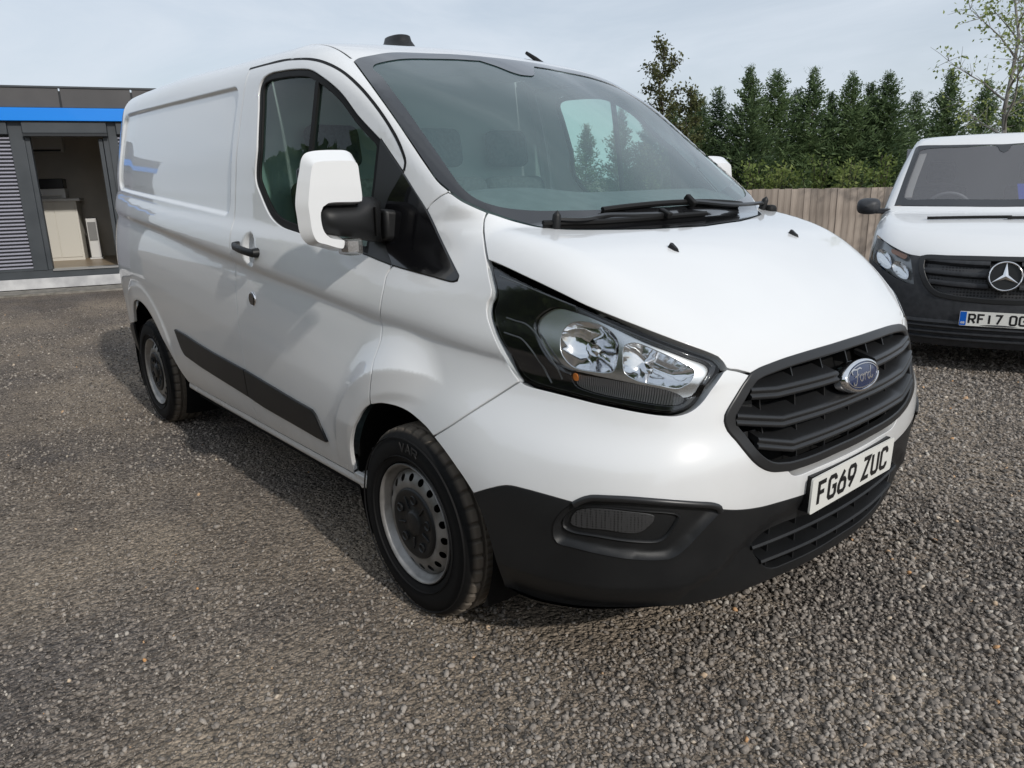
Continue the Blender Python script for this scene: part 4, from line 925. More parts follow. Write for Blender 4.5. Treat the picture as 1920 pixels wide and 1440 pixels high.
both(sweep('door_handle', P, np.tile([0, -1., 0], (len(P), 1)), [(.012*math.cos(R(a))*1.0, .0165*math.sin(R(a))) for a in range(0, 360, 30)], PLASTIC, van))
for x in (-1.212, -1.032):
    mb = MB(); z = 1.175+(-1.12-x)*.11; w_ = float(lookup(np.array([x]), np.array([z]))[0]); mb.lathe([(0, -.03), (.016, -.03), (.019, -.02), (.021, .012)], 18, Matrix.Translation((x, -w_, z))); both(mb.build('handle_foot', PLASTIC, van, True))
x, z = -1.13, .968; w_ = float(flank(x, z)); mb = MB(); mb.lathe([(0, -.008), (.024, -.008), (.027, -.004), (.027, .004)], 24, Matrix.Translation((x, -w_, z))); mb.build('security_lock', GLOSSBLK, van, True)
mb = MB(); mb.lathe([(.026, -.002), (.0285, -.004), (.031, 0), (.031, .004)], 24, Matrix.Translation((x, -w_, z))); mb.build('lock_ring', CHROME, van, True)

# --- door mirrors
MIRROR = {'white': [(-1.1316, 1.5028), (-1.1202, 1.5162), (-1.0959, 1.5238), (-1.0125, 1.5281), (-0.9806, 1.5262), (-0.9616, 1.5155), (-0.9556, 1.4999), (-0.9524, 1.4527), (-0.9481, 1.3857), (-0.9499, 1.3729), (-0.9545, 1.3634), (-1.0741, 1.3598), (-1.087, 1.3525), (-1.0935, 1.3403), (-1.0942, 1.3153), (-1.0879, 1.2897), (-1.0751, 1.2762), (-1.0226, 1.2601), (-1.0334, 1.2219), (-1.1034, 1.2383), (-1.1371, 1.2486), (-1.1525, 1.2653), (-1.1604, 1.2876), (-1.164, 1.3341), (-1.1655, 1.3678), (-1.1546, 1.4251), (-1.1416, 1.47)], 'arm': [(-1.0978, 1.3469), (-1.0866, 1.3551), (-1.0809, 1.3596), (-0.9564, 1.3629), (-0.9404, 1.3758), (-0.9248, 1.3824), (-0.8942, 1.3841), (-0.8608, 1.366), (-0.8654, 1.3173), (-0.8675, 1.2691), (-0.865, 1.2352), (-0.9131, 1.2452), (-0.9616, 1.2583), (-1.0275, 1.2657), (-1.0763, 1.2799), (-1.0924, 1.295), (-1.0981, 1.3157)], 'lamp': (-1.0038, 1.2335)}
mir = empty('door_mirror', parent=van)
def pillow(name, loop, prof, m, parent, x_axis=(1, 0, 0), res=.008, tap=1.0):
    """loop: (y, z) outline; prof(d) gives the height towards the front at a distance d from the outline"""
    Q = np.array(loop, float); Q = Q[::-1] if poly_area(Q) < 0 else Q
    Q = densify(clean_loop(Q), res); lo, hi = Q.min(0), Q.max(0)
    gx, gy = np.meshgrid(np.arange(lo[0], hi[0], res), np.arange(lo[1], hi[1], res*.87)); gx[1::2] += res/2; g = np.stack([gx, gy], -1).reshape(-1, 2); g = g[inside(Q, g)]; g = g[bdist(Q, g) > res*.5]
    A = np.concatenate([Q, g]); n = len(Q); vo, _, fo, *_r = delaunay_2d_cdt([Vector(p) for p in A], [(i, (i+1) % n) for i in range(n)], [], 0, 1e-7)
    vo = np.array([tuple(v) for v in vo]); F = np.array(fo); F = F[inside(Q, vo[F].mean(1))]
    d = bdist(Q, vo); h = prof(d, vo)
    ee = np.concatenate([F[:, [0, 1]], F[:, [1, 2]], F[:, [2, 0]]]); dg_ = np.bincount(ee.ravel(), minlength=len(vo)); fix = d < 1e-5
    for _ in range(4):
        sm = np.bincount(ee[:, 0], h[ee[:, 1]], len(vo))+np.bincount(ee[:, 1], h[ee[:, 0]], len(vo)); h = np.where(fix, h, .4*h+.6*sm/np.maximum(dg_, 1))
    V = np.stack([h, vo[:, 0], vo[:, 1]], -1)
    ar = np.cross(V[F[:, 1]]-V[F[:, 0]], V[F[:, 2]]-V[F[:, 0]])[:, 0]; F[ar < 0] = F[ar < 0][:, ::-1]
    cnt = {}
    for f in F:
        for a, b in ((f[0], f[1]), (f[1], f[2]), (f[2], f[0])): cnt[(a, b)] = 1
    be = [(a, b) for a, b in cnt if (b, a) not in cnt]; V = list(V); F = [tuple(f) for f in F]; ids = {}
    for a in {q for e in be for q in e}: ids[a] = len(V); v = V[a].copy(); v[0] -= .085; c = np.array([v[0], lo[0]*.42+hi[0]*.58, lo[1]*.5+hi[1]*.5]); V.append(c+(v-c)*np.array([1, tap, .5+.5*tap]))
    F += [(b, a, ids[a], ids[b]) for a, b in be]
    V = np.array(V); n0 = len(vo); N_ = np.zeros((len(V), 3)); T = np.array([f for f in F if len(f) == 3]); fn_ = np.cross(V[T[:, 1]]-V[T[:, 0]], V[T[:, 2]]-V[T[:, 0]])
    for k in range(3): np.add.at(N_, T[:, k], fn_)
    N_ = N_/np.maximum(np.linalg.norm(N_, axis=1, keepdims=True), 1e-12)
    outw = np.zeros((len(V), 3))
    for a, b in be:
        e_ = V[b]-V[a]; o_ = np.cross(e_, [1., 0, 0])/max(np.linalg.norm(e_), 1e-9); outw[a] += o_; outw[b] += o_
    for a in ids: o_ = outw[a]/max(np.linalg.norm(outw[a]), 1e-9); N_[a] = o_*.85+np.array([.5, 0, 0]); outw[ids[a]] = o_
    for _ in range(8):
        S_ = N_.copy()
        for q_, w_ in ((ee[:, 0], ee[:, 1]), (ee[:, 1], ee[:, 0])): np.add.at(S_, q_, N_[w_])
        S_ /= np.maximum(np.linalg.norm(S_, axis=1, keepdims=True), 1e-12); m_ = np.ones(len(V), bool); m_[list(ids)] = False; m_[n0:] = False; N_[m_] = S_[m_]
    N_[n0:] = outw[n0:]; N_ /= np.maximum(np.linalg.norm(N_, axis=1, keepdims=True), 1e-12)
    return V, F, N_
hous = catmull([(0, y, z) for y, z in MIRROR['white']], .008, True)[:, 1:]
Qm_ = np.array(hous); Qm_ = Qm_[::-1] if poly_area(Qm_) < 0 else Qm_
Qm_ = clean_loop(densify(clean_loop(Qm_, 1e-3), .012), 1e-3); Qf_ = inset(Qm_, .011); Qf_[:, 1] -= .022*sstep(1.45, 1.52, Qf_[:, 1]); Qf_[:, 0] += .014*sstep(-1.10, -1.155, Qf_[:, 0])
cen_ = np.array([-1.035, 1.39]); Qb_ = cen_+(Qm_-cen_)*np.array([.70, .90]); nm_ = len(Qm_)
V = [(-.300, y, z) for y, z in Qb_]+[(-.222, y, z) for y, z in Qm_]+[(-.180-.10*max(0, -1.09-y), y, z) for y, z in Qf_]
F = [tuple(2*nm_+k for k in range(nm_))]+[(r_*nm_+k, r_*nm_+(k+1) % nm_, (r_+1)*nm_+(k+1) % nm_, (r_+1)*nm_+k) for r_ in (0, 1) for k in range(nm_)]
mc = mobj('mirror_cover', V, F, PAINT, mir, True); bevel(mc, .009, 3, 30)
yy = np.array([p[0] for p in MIRROR['white']]); zz = np.array([p[1] for p in MIRROR['white']])
mb = MB(); y0, y1, z0, z1 = yy.min()+.012, yy.max()-.016, zz.min()+.02, zz.max()-.02
mb.box(-.325, -.302, y0+.045, y1-.012, z0+.03, z1-.03); bevel(mb.build('mirror_back', SATIN, mir), .012, 3)
mb = MB(); mb.box(-.329, -.3255, y0+.055, y1-.02, z0+.07, z1-.04); mb.build('mirror_glass', mat('mirror_silver', (.75, .77, .78), .02, 1), mir)
arm = [(0, y, z) for y, z in MIRROR['arm']]
V, F, NV = pillow('a', np.array(MIRROR['arm']), lambda d, q: -.222+.03*np.sqrt(np.clip(1-(1-np.clip(d/.02, 0, 1))**2, 0, 1))-.02*np.clip((q[:, 0]+.95)/.12, 0, 1), SATIN, mir)
mobj('mirror_arm', V, F, PLASTIC, mir, True, NV)
ay = np.array([p[0] for p in MIRROR['arm']])
mb = MB(); mb.prism([(-.205, ay.max()-.004, 1.345), (-.205, ay.max()-.004, 1.245), (-.30, ay.max()-.004, 1.235), (-.33, ay.max()-.004, 1.345)], (.0, .075, -.01)); bevel(mb.build('mirror_base', PLASTIC, mir), .014, 3)
# joint lines of the folding arm
mb = MB(); mb.box(-.196, -.186, ay.max()-.052, ay.max()-.0485, 1.262, 1.352); mb.build('arm_joint', MATTEBLK, mir)
ly, lz = MIRROR['lamp']
mb = MB(); mb.box(-.235, -.158, ly-.028, ly+.026, lz-.026, lz+.026); il = bevel(mb.build('indicator_lens', glass('indicator_glass', (.86, .85, .84), 1.3, 1.5, .03, (.5, .48, .46, .12)), mir), .010, 3)
mb = MB(); mb.box(-.222, -.178, ly-.020, ly+.018, lz-.016, lz+.018); mb.build('indicator_reflector', mat('lamp_grey', (.50, .49, .48), .25, .8), mir)
mir2 = empty('door_mirror', parent=van)
for o in list(mir.children): mirror_obj(o, mir2)
mir2.location = (0, -.07, -.012)
# --- wipers
def wiper(P, name, w, h):
    P = catmull(P, .02); P = D_WS.up(D_WS.to2(P), P); n_ = SK.n(P)
    return P, n_
b1 = [(.262, -.335, 1.32), (.270, -.133, 1.328), (.270, .091, 1.33), (.250, .47, 1.31)]
b2 = [(.268, -.60, 1.285), (.318, -.40, 1.285), (.330, -.133, 1.288), (.328, .14, 1.289)]
for bl_, arm_ in ((b1, [(.276, .10, 1.325), (.285, .30, 1.31), (.27, .47, 1.296), (.245, .60, 1.29), (.235, .66, 1.29)]), (b2, [(.332, -.10, 1.288), (.318, -.25, 1.297), (.30, -.36, 1.30), (.315, -.47, 1.28), (.285, -.56, 1.285)])):
    wp = empty('wiper', parent=van)
    P, n_ = wiper(bl_, '', 0, 0)
    sweep('wiper_blade', P+n_*.016, n_, [(.008, 0), (.004, .008), (-.004, .009), (-.006, .003), (-.016, .001), (-.016, -.001), (-.006, -.003), (-.004, -.009), (.004, -.008)], RUBBER, wp)
    P, n_ = wiper(arm_, '', 0, 0); lift = np.linspace(.026, .030, len(P))[:, None]
    sweep('wiper_arm', P+n_*lift, n_, [(.004, -.006), (.004, .006), (-.004, .008), (-.004, -.008)], SATIN, wp, smooth=False)
    p = P[0]+n_[0]*.028; mb = MB(); M_ = Matrix.Translation(p) @ Vector(n_[0]).to_track_quat('Z', 'Y').to_matrix().to_4x4(); mb.box(-.024, .024, -.012, .012, -.012, .010, 0, M_ @ Matrix.Rotation(R(90), 4, 'Z')); bevel(mb.build('wiper_clip', RUBBER, wp), .004)
    p = P[-1]+n_[-1]*.02; mb = MB(); mb.lathe([(0, .035), (.009, .026), (.013, .02), (.015, -.02)], 18, Matrix.Translation(p) @ Vector(n_[-1]).to_track_quat('Y', 'Z').to_matrix().to_4x4()); mb.build('wiper_spindle', PLASTIC, wp, True)
mb = MB(); mb.box(.215, .275, .665, .715, 1.262, 1.305); bevel(mb.build('cowl_cap', RUBBER, van), .015, 3)
# --- roof aerials
mb = MB(); M_ = Matrix.Translation((-1.42, 0.0, 1.992))
def ringz(a, b, z, n=28, p=2.6): return [Vector((math.copysign(abs(math.cos(t))**(2/p), math.cos(t))*a, math.copysign(abs(math.sin(t))**(2/p), math.sin(t))*b, z)) for t in [2*math.pi*k/n for k in range(n)]]
V, F = loft([[M_ @ v for v in ringz(a, b, z)] for a, b, z in ((.10, .066, 0), (.105, .07, .046), (.128, .088, .054), (.128, .088, .062), (.108, .072, .070), (.084, .052, .102), (.078, .046, .124), (.068, .038, .129), (.04, .02, .130))])
mobj('roof_beacon', V, F, PLASTIC, van, True, sharp=50)
mb = MB(); mb.tube([(-.78, .40, 1.93), (-.84, .39, 1.975), (-.90, .385, 2.01)], [.016, .011, .008], 10); mb.build('roof_aerial', RUBBER, van, True)
# --- wheels
TYRE = mat('tyre', (.014, .0138, .0135), .75, 0, 0, .22)
N, L, B = nodes(TYRE); _t = N.new('ShaderNodeTexCoord'); _s = N.new('ShaderNodeVectorMath'); _s.operation = 'MULTIPLY'; _s.inputs[1].default_value = (1, 0, 1); _l = N.new('ShaderNodeVectorMath'); _l.operation = 'LENGTH'
_r = N.new('ShaderNodeValToRGB'); _r.color_ramp.elements[0].position = .312; _r.color_ramp.elements[0].color = (.0062, .0062, .0065, 1); _r.color_ramp.elements[1].position = .326; _r.color_ramp.elements[1].color = (.15, .128, .104, 1)  # brown tread end of the ramp, lightened to stand in for sunlight on it
L.new(_t.outputs['Object'], _s.inputs[0]); L.new(_s.outputs[0], _l.inputs[0]); L.new(_l.outputs['Value'], _r.inputs['Fac']); L.new(_r.outputs['Color'], B.inputs['Base Color'])
STEEL = noise_col(mat('wheel_steel', (.2, .2, .2), .42, .65), (.20, .195, .185), (.36, .35, .34), 14, 6, rough=(.35, .6))
def make_wheel():
    w = empty('wheel', parent=None)
    # tyre: outer face towards -y, y = 0 at the outer sidewall plane
    prof = [(.205, .020), (.215, .004), (.232, -.004), (.262, -.008), (.290, -.004), (.306, .006), (.317, .018)]
    rows = []
    tr_y = [.024, .030, .044, .046, .058, .060, .072, .098, .100, .112, .114, .140, .142, .154, .156, .170, .184, .190]
    tr_r = [.3235, .3265, .329, .3215, .3215, .3295, .330, .330, .3215, .3215, .330, .330, .3215, .3215, .3295, .329, .3265, .3235]
    P = prof+list(zip(tr_r, tr_y))+[(r_, .214-y) for r_, y in prof[::-1]]
    n = 320; V, F = [], []
    for k in range(n):
        a = 2*math.pi*k/n; sipe = (k % 8) in (0, 1)
        for j, (r_, y) in enumerate(P):
            rr_ = r_
            sh = (.008 < y < .046) or (.166 < y < .205)
            if sipe and sh and r_ > .312: rr_ -= .006 if .02 < y < .19 else .003
            if (k % 4 == 0) and .046 < y < .166 and r_ > .328: rr_ -= .003
            V.append((rr_*math.cos(a), y, rr_*math.sin(a)))
    m = len(P)
    for k in range(n):
        for j in range(m-1): F.append((k*m+j, k*m+j+1, ((k+1) % n)*m+j+1, ((k+1) % n)*m+j))
    ty = mobj('tyre', V, F, TYRE, w, True, sharp=28)
    for r_ in (.236, .300):
        mb = MB(); mb.lathe([(r_-.002, -.004), (r_, -.0095), (r_+.002, -.004)], 90); mb.build('sidewall_bead', TYRE, ty, True)
    lines = []; tx = 0
    def place(u, v, h): a = R(107)-u/.27; r_ = .258+v; return (r_*math.cos(a), -.0075-h, r_*math.sin(a))
    for i_, ch in enumerate('VAR'): lines += [[(i_*.036+p[0]*.026, p[1]*.0165) for p in ln] for ln in GLY[ch]]
    V, F = stroke_mesh(lines, .005, place, .0022); mobj('tyre_lettering', V, F, mat('tyre_mark', (.022, .022, .023), .6), ty, False)
    # rim barrel and lip
    mb = MB(); mb.lathe([(.200, .030), (.206, .012), (.209, .004), (.206, .0), (.201, .002), (.197, .010), (.192, .022), (.186, .028), (.182, .036), (.180, .10), (.18, .19)], 72); rim = mb.build('rim', STEEL, w, True, 60)
    # disc with ventilation holes
    nh = 18; ro, ri = .181, .11
    Q = np.array([(ro*math.cos(2*math.pi*k/128), ro*math.sin(2*math.pi*k/128)) for k in range(128)]); Qi = np.array([(ri*math.cos(2*math.pi*k/64), ri*math.sin(2*math.pi*k/64)) for k in range(64)])
    hs = [np.array([((.158+.0125*math.cos(t))*math.cos(a+.082*math.sin(t)), (.158+.0125*math.cos(t))*math.sin(a+.082*math.sin(t))) for t in [2*math.pi*q/16 for q in range(16)]]) for a in [2*math.pi*(k+.3)/nh for k in range(nh)]]
    loops = [Q, Qi]+hs; base = 0; ed = []
    for Lp in loops: ed += [(base+i, base+(i+1) % len(Lp)) for i in range(len(Lp))]; base += len(Lp)
    g = np.array([(r_*math.cos(2*math.pi*(k+.5*(q % 2))/96), r_*math.sin(2*math.pi*(k+.5*(q % 2))/96)) for q, r_ in enumerate((.115, .120, .126, .132, .138, .143)) for k in range(96)])
    vo, _, fo, *_q = delaunay_2d_cdt([Vector(p) for p in np.concatenate(loops+[g])], ed, [], 0, 1e-7); vo = np.array([tuple(v) for v in vo]); F = np.array(fo); c = vo[F].mean(1)
    ok = (np.hypot(*c.T) < ro) & (np.hypot(*c.T) > ri)
    for h_ in hs: ok &= ~inside(h_, c)
    F = F[ok]; rad = np.hypot(*vo.T); dep = np.interp(rad, [.11, .122, .13, .142, .155, .168, .181], [.016, .012, .011, .012, .017, .025, .034])
    V = np.stack([vo[:, 0], dep, vo[:, 1]], -1); fl = np.cross(V[F[:, 1]]-V[F[:, 0]], V[F[:, 2]]-V[F[:, 0]])[:, 1] > 0; F[fl] = F[fl][:, ::-1]
    mobj('rim_disc', V, F, STEEL, rim, True)
    mb = MB(); mb.lathe([(.0, .075), (.17, .075)], 40); mb.lathe([(.177, .075), (.14, .11), (0, .12)], 40); mb.build('brake_drum', MATTEBLK, w, True)
    mb = MB(); mb.lathe([(0, .000), (.034, .001), (.040, .004), (.044, .010), (.078, .011), (.100, .006), (.114, .004), (.121, .007), (.124, .018)], 60); cap = mb.build('hub_cap', PLASTIC, w, True, 60)
    for k in range(5):
        a = 2*math.pi*k/5+.4; M_ = Matrix.Rotation(-a, 4, 'Y') @ Matrix.Translation((.086, .008, 0))
        mb = MB(); mb.lathe([(.017, .004), (.0165, -.004), (.014, -.006), (.011, -.002), (.0, -.001)], 16, M_); mb.build('cap_boss', PLASTIC, cap, True)
    for k in range(5):
        a = 2*math.pi*(k+.5)/5+.4; mb = MB(); M_ = Matrix.Rotation(-a, 4, 'Y') @ Matrix.Translation((.072, .008, 0)); mb.box(-.020, .024, -.0035, .0045, -.003, .003, 0, M_); bevel(mb.build('cap_rib', PLASTIC, cap), .002)
    return w
wh = make_wheel(); wh.parent = van; wh.location = (0, -.963, .325); wh.rotation_euler = (0, R(10), 0)
for i_, (x, y, a, ry) in enumerate(((-2.933, -.948, 0, 40), (0, .963, 180, 25), (-2.933, .948, 180, 70))):
    c = copy_tree(wh, van); c.location = (x, y, .325); c.rotation_euler = (0, R(ry), R(a))
# --- wheel housings, floor, cab
for (ax, az, ar), xs, zt_ in ((ARCH[0], 1.0, 0), (ARCH[1], .80, 0)):
    for s_ in (-1, 1):
        mb = MB(); n = 40; pr = [(ar+.030, .027), (ar+.04, .05), (ar+.05, .30), (.05, .34)]
        b = 0; V, F = [], []
        for k in range(n+1):
            a = R(-32)+R(244)*k/n
            for r_, y in pr: V.append((ax+r_*math.cos(a)/(1 if xs == 1 else .82), s_*(.95-y), az+r_*math.sin(a)))
        m = len(pr)
        for k in range(n):
            for j in range(m-1): F.append((k*m+j, k*m+j+1, (k+1)*m+j+1, (k+1)*m+j))
        mobj('wheel_arch_liner', V, F, MATTEBLK, van, True)
mb = MB(); mb.box(-3.7, .80, -.60, .60, .27, .36); mb.box(-2.24, -.42, -.91, .91, .30, .37); mb.box(-3.7, -3.40, -.80, .80, .28, .4); mb.build('underbody', MATTEBLK, van)
INT = noise_col(mat('interior_grey', (.10, .105, .108), .7), (.085, .09, .093), (.12, .125, .13), 20); CLOTH = noise_col(mat('seat_cloth', (.06, .062, .068), .95), (.045, .048, .054), (.08, .084, .09), 60)
zz_ = np.linspace(.38, 1.93, 24); hw_ = flank(np.full(24, -1.33), zz_)-.03; bk = [(-1.38, -w, z) for w, z in zip(hw_, zz_)]+[(-1.38, -.70, 1.965), (-1.38, 0, 1.985), (-1.38, .70, 1.965)]+[(-1.38, w, z) for w, z in zip(hw_[::-1], zz_[::-1])]
mb = MB(); mb.prism(bk, (.02, 0, 0)); mb.build('bulkhead', mat('bulkhead_grey', (.38, .40, .41), .6), van)
panel('headlining', sym(J([(-.74, 0, 1.95)], [(-.74, -.60, 1.93), (-1.35, -.66, 1.97)], [(-1.35, 0, 1.98)])), D_ROOF, mat('headlining_grey', (.30, .30, .29), .9), van, res=.08, gap=0, off=-.035, rim=0)
mb = MB(); mb.box(-1.36, .35, -.86, .86, .40, .46); mb.build('cab_floor', INT, van)
dy = np.linspace(-.74, .74, 25); V, F = [], []
dp = [(.31, 1.255), (.20, 1.30), (.08, 1.345), (-.06, 1.372), (-.20, 1.372), (-.30, 1.345), (-.35, 1.28), (-.36, 1.12), (-.24, .94), (-.12, .5)]
for y in dy:
    for x, z in dp: k = .10*y*y; V.append((x-k-.14*max(0, x)*y*y*2, y, z+(.028*math.exp(-((y+.38)/.22)**2) if -.3 < x < 0 else 0)))
m = len(dp); F = [(i*m+j, i*m+j+1, (i+1)*m+j+1, (i+1)*m+j) for i in range(len(dy)-1) for j in range(m-1)]
mobj('dashboard', V, F, INT, van, True, sharp=50)
sw = empty('steering_wheel', parent=van)
M_ = Matrix.Translation((-.46, -.38, 1.16)) @ Matrix.Rotation(R(-62), 4, 'Y'); mb = MB(); mb.tube([M_ @ Vector((.185*math.cos(2*math.pi*k/36), .185*math.sin(2*math.pi*k/36), 0)) for k in range(37)], .015, 10); mb.build('steering_rim', INT, sw, True)
mb = MB()
for a in (90, 210, 330): mb.tube([M_ @ Vector((.03*math.cos(R(a)), .03*math.sin(R(a)), -.02)), M_ @ Vector((.18*math.cos(R(a)), .18*math.sin(R(a)), 0))], .014, 8)
mb.lathe([(0, -.05), (.07, -.045), (.075, 0)], 20, M_ @ Matrix.Rotation(R(90), 4, 'X')); mb.build('steering_hub', INT, sw, True)
for y, w_ in ((-.46, .24), (.13, .24), (.58, .20)):
    st = empty('cab_seat', parent=van)
    mb = MB(); mb.box(-1.16, -.66, y-w_, y+w_, .72, .88); bevel(mb.build('seat_base', CLOTH, st), .05, 4)
    M_ = Matrix.Translation((-1.12, y, .84)) @ Matrix.Rotation(R(-13), 4, 'Y'); mb = MB(); mb.box(-.06, .07, -w_, w_, 0, .62, 0, M_); bevel(mb.build('seat_back', CLOTH, st), .05, 4)
    M_ = Matrix.Translation((-1.275, y, 1.50)) @ Matrix.Rotation(R(-10), 4, 'Y'); mb = MB(); mb.box(-.045, .045, -.13, .13, 0, .19, 0, M_); bevel(mb.build('headrest', CLOTH, st), .04, 4)

OUT2 = {
 'base': [(-1.150,-0.917,1.266),(-1.103,-0.861,1.277),(-1.084,-0.818,1.277),(-1.018,-0.522,1.273),(-0.978,-0.190,1.270),(-0.970,0.002,1.268)],
 'hside': [(-1.150,-0.917,1.266),(-1.130,-0.921,1.208),(-0.911,-0.924,1.140),(-0.643,-0.921,1.080),(-0.585,-0.920,1.049)],
 'lamptop': [(-0.585,-0.920,1.049),(-0.429,-0.856,1.017),(-0.330,-0.790,0.984),(-0.254,-0.713,0.949),(-0.207,-0.646,0.926),(-0.173,-0.575,0.918)],
 'hfront': [(-0.173,-0.575,0.918),(-0.171,-0.558,0.925),(-0.127,-0.376,0.931),(-0.108,-0.199,0.934),(-0.101,-0.027,0.934)],
 'wbase': [(-1.084,-0.818,1.277),(-1.018,-0.522,1.273),(-0.978,-0.190,1.270),(-0.970,0.002,1.268)],
 'wside': [(-1.084,-0.818,1.277),(-1.217,-0.792,1.394),(-1.349,-0.767,1.509),(-1.494,-0.737,1.636),(-1.677,-0.702,1.786)],
 'wtop': [(-1.677,-0.702,1.786),(-1.682,-0.682,1.802),(-1.634,-0.428,1.801),(-1.608,-0.217,1.796),(-1.592,-0.013,1.789)],
 'wiside': [(-1.160,-0.745,1.355),(-1.205,-0.743,1.393),(-1.328,-0.722,1.501),(-1.471,-0.692,1.626),(-1.599,-0.665,1.738)],
 'witop': [(-1.599,-0.665,1.738),(-1.620,-0.655,1.757),(-1.625,-0.612,1.769),(-1.586,-0.285,1.774),(-1.578,-0.066,1.777),(-1.520,-0.031,1.729),(-1.500,-0.011,1.713)],
 'wibase': [(-1.160,-0.745,1.355),(-1.128,-0.724,1.333),(-1.089,-0.528,1.332),(-1.048,-0.193,1.329),(-1.038,0.000,1.326)],
 'pside': [(-1.677,-0.702,1.786),(-1.769,-0.687,1.840),(-1.844,-0.708,1.835),(-1.689,-0.755,1.743),(-1.588,-0.791,1.643),(-1.445,-0.834,1.502),(-1.284,-0.874,1.377),(-1.156,-0.910,1.273),(-1.084,-0.818,1.277)],
 'lamp': [(-0.551,-0.913,1.038),(-0.417,-0.855,1.008),(-0.322,-0.789,0.976),(-0.249,-0.712,0.942),(-0.209,-0.656,0.922),(-0.163,-0.633,0.849),(-0.128,-0.613,0.754),(-0.117,-0.603,0.710),(-0.125,-0.623,0.706),(-0.158,-0.689,0.726),(-0.198,-0.757,0.755),(-0.277,-0.843,0.801),(-0.373,-0.904,0.841),(-0.502,-0.948,0.872),(-0.522,-0.941,0.938),(-0.535,-0.926,0.998)],
 'lampout': [(-0.585,-0.920,1.049),(-0.543,-0.930,0.997),(-0.542,-0.946,0.936),(-0.559,-0.957,0.866)],
 'lampin': [(-0.207,-0.646,0.926),(-0.161,-0.628,0.849),(-0.130,-0.609,0.768),(-0.113,-0.596,0.703)],
 'lampbot': [(-0.113,-0.596,0.703),(-0.123,-0.622,0.699),(-0.156,-0.688,0.718),(-0.196,-0.756,0.746),(-0.274,-0.842,0.793),(-0.374,-0.906,0.833),(-0.517,-0.952,0.863)],
 'rA': [(-0.405,-0.905,0.905),(-0.413,-0.895,0.941),(-0.384,-0.869,0.955),(-0.321,-0.825,0.936),(-0.266,-0.792,0.891),(-0.230,-0.780,0.823),(-0.242,-0.803,0.806),(-0.293,-0.852,0.821),(-0.359,-0.892,0.857)],
 'rB': [(-0.230,-0.773,0.838),(-0.232,-0.756,0.870),(-0.208,-0.711,0.870),(-0.173,-0.668,0.833),(-0.148,-0.646,0.779),(-0.143,-0.652,0.740),(-0.161,-0.690,0.740),(-0.191,-0.739,0.771),(-0.214,-0.765,0.803)],
 'amb': [(-0.319,-0.797,0.966),(-0.249,-0.712,0.942),(-0.219,-0.674,0.924),(-0.211,-0.688,0.899),(-0.255,-0.749,0.922),(-0.295,-0.791,0.939)],
 'gtop': [(-0.164,-0.569,0.907),(-0.167,-0.545,0.924),(-0.126,-0.375,0.929),(-0.106,-0.199,0.931),(-0.099,-0.027,0.931)],
 'gleft': [(-0.164,-0.569,0.907),(-0.141,-0.575,0.853),(-0.115,-0.560,0.786),(-0.092,-0.530,0.720),(-0.068,-0.480,0.655),(-0.050,-0.428,0.624)],
 'gbot': [(-0.050,-0.428,0.624),(-0.026,-0.318,0.606),(-0.008,-0.164,0.596),(-0.004,-0.037,0.592),(-0.004,0.008,0.597)],
}
OUT2M = (-1.050,-1.028,1.273)
# ================================================================== THE SECOND VAN (white over dark grey, three-pointed star)
V2POS, V2YAW, V2S = ((0.1362, 4.1217, -0.1142), 5.09488, 0.9801)
def v2_w(z): return nspline([.1, .3, .5, .8, 1.0, 1.15, 1.25, 1.5, 1.75, 1.95], [.87, .925, .95, .960, .950, .925, .898, .828, .740, .66], np.clip(z, .1, 1.95))
def v2_n(z): return nspline([.1, .22, .35, .5, .7, .85, .97, 1.1, 1.4], [-.16, -.06, -.012, 0, -.015, -.05, -.12, -.26, -.7], np.clip(z, .1, 1.4))
def v2_f(P):
    x, y, z = P[..., 0], P[..., 1], P[..., 2]; ay = np.abs(y)
    gs = ay-(v2_w(z)-.05*sstep(-4.0, -5.0, x))
    gf = (x-(v2_n(z)-.30*(ay/.95)**2.4))*.92
    th = nspline([-1.4, -.95, -.6, -.35, -.2, -.08, .1], [1.32, 1.235, 1.165, 1.09, 1.03, .97, .85], np.clip(x, -1.4, .1))-.03*y*y
    tw = 1.235+.80*(-.93-x)-.13*y*y+.03*np.clip((-.93-x)/.8, 0, 1)
    tr = 1.905-.045*y*y-.02*np.maximum(x+2.4, 0)
    gt = (z-smax(th, smin(tw, tr, .07), .01))*np.where(z > 1.22, .8, .93)
    k = np.where(z > 1.22, .06, .09)
    return smax(smax(gs, gf, .22), smax(gt, -x-5.1, .1), k)
SV = Skin(v2_f)
van2 = empty('panel_van', V2POS, V2YAW); van2.scale = (V2S,)*3
tag(van2, 'white van with dark grey bumper and silver star grille, cut off by the right edge', 'van')
GREYP = noise_col(mat('dark_grey_plastic', (.028, .030, .034), .55), (.022, .024, .028), (.036, .038, .043), 25, 5, rough=(.45, .62))
E_F = DirDom(SV, (1, 0, .12)); E_H = DirDom(SV, (.45, 0, .9)); E_W = DirDom(SV, (.62, 0, .78)); E_S = DirDom(SV, (.05, -.95, .25)); E_R = DirDom(SV, (0, 0, 1)); E_C = DirDom(SV, (.75, -.65, .15))
def K(k, step=.02): return catmull(OUT2[k], step)
def both2(o): mirror_obj(o, van2); return o
mid = lambda L: ctr(L)
b_h = sym(J(mid(K('base'))[::-1], K('hside'), K('lamptop'), mid(K('hfront'))))
panel('bonnet', b_h, E_H, PAINT, van2, res=.05, gap=.003)
w2 = sym(J(mid(K('wtop'))[::-1], K('wside')[::-1], mid(K('wbase'))))
WS2 = glass('windscreen_grey', (.72, .74, .77), 1.4, 1.52, 0, (.50, .50, .53, .20))  # stronger grey haze painted in to brighten this screen
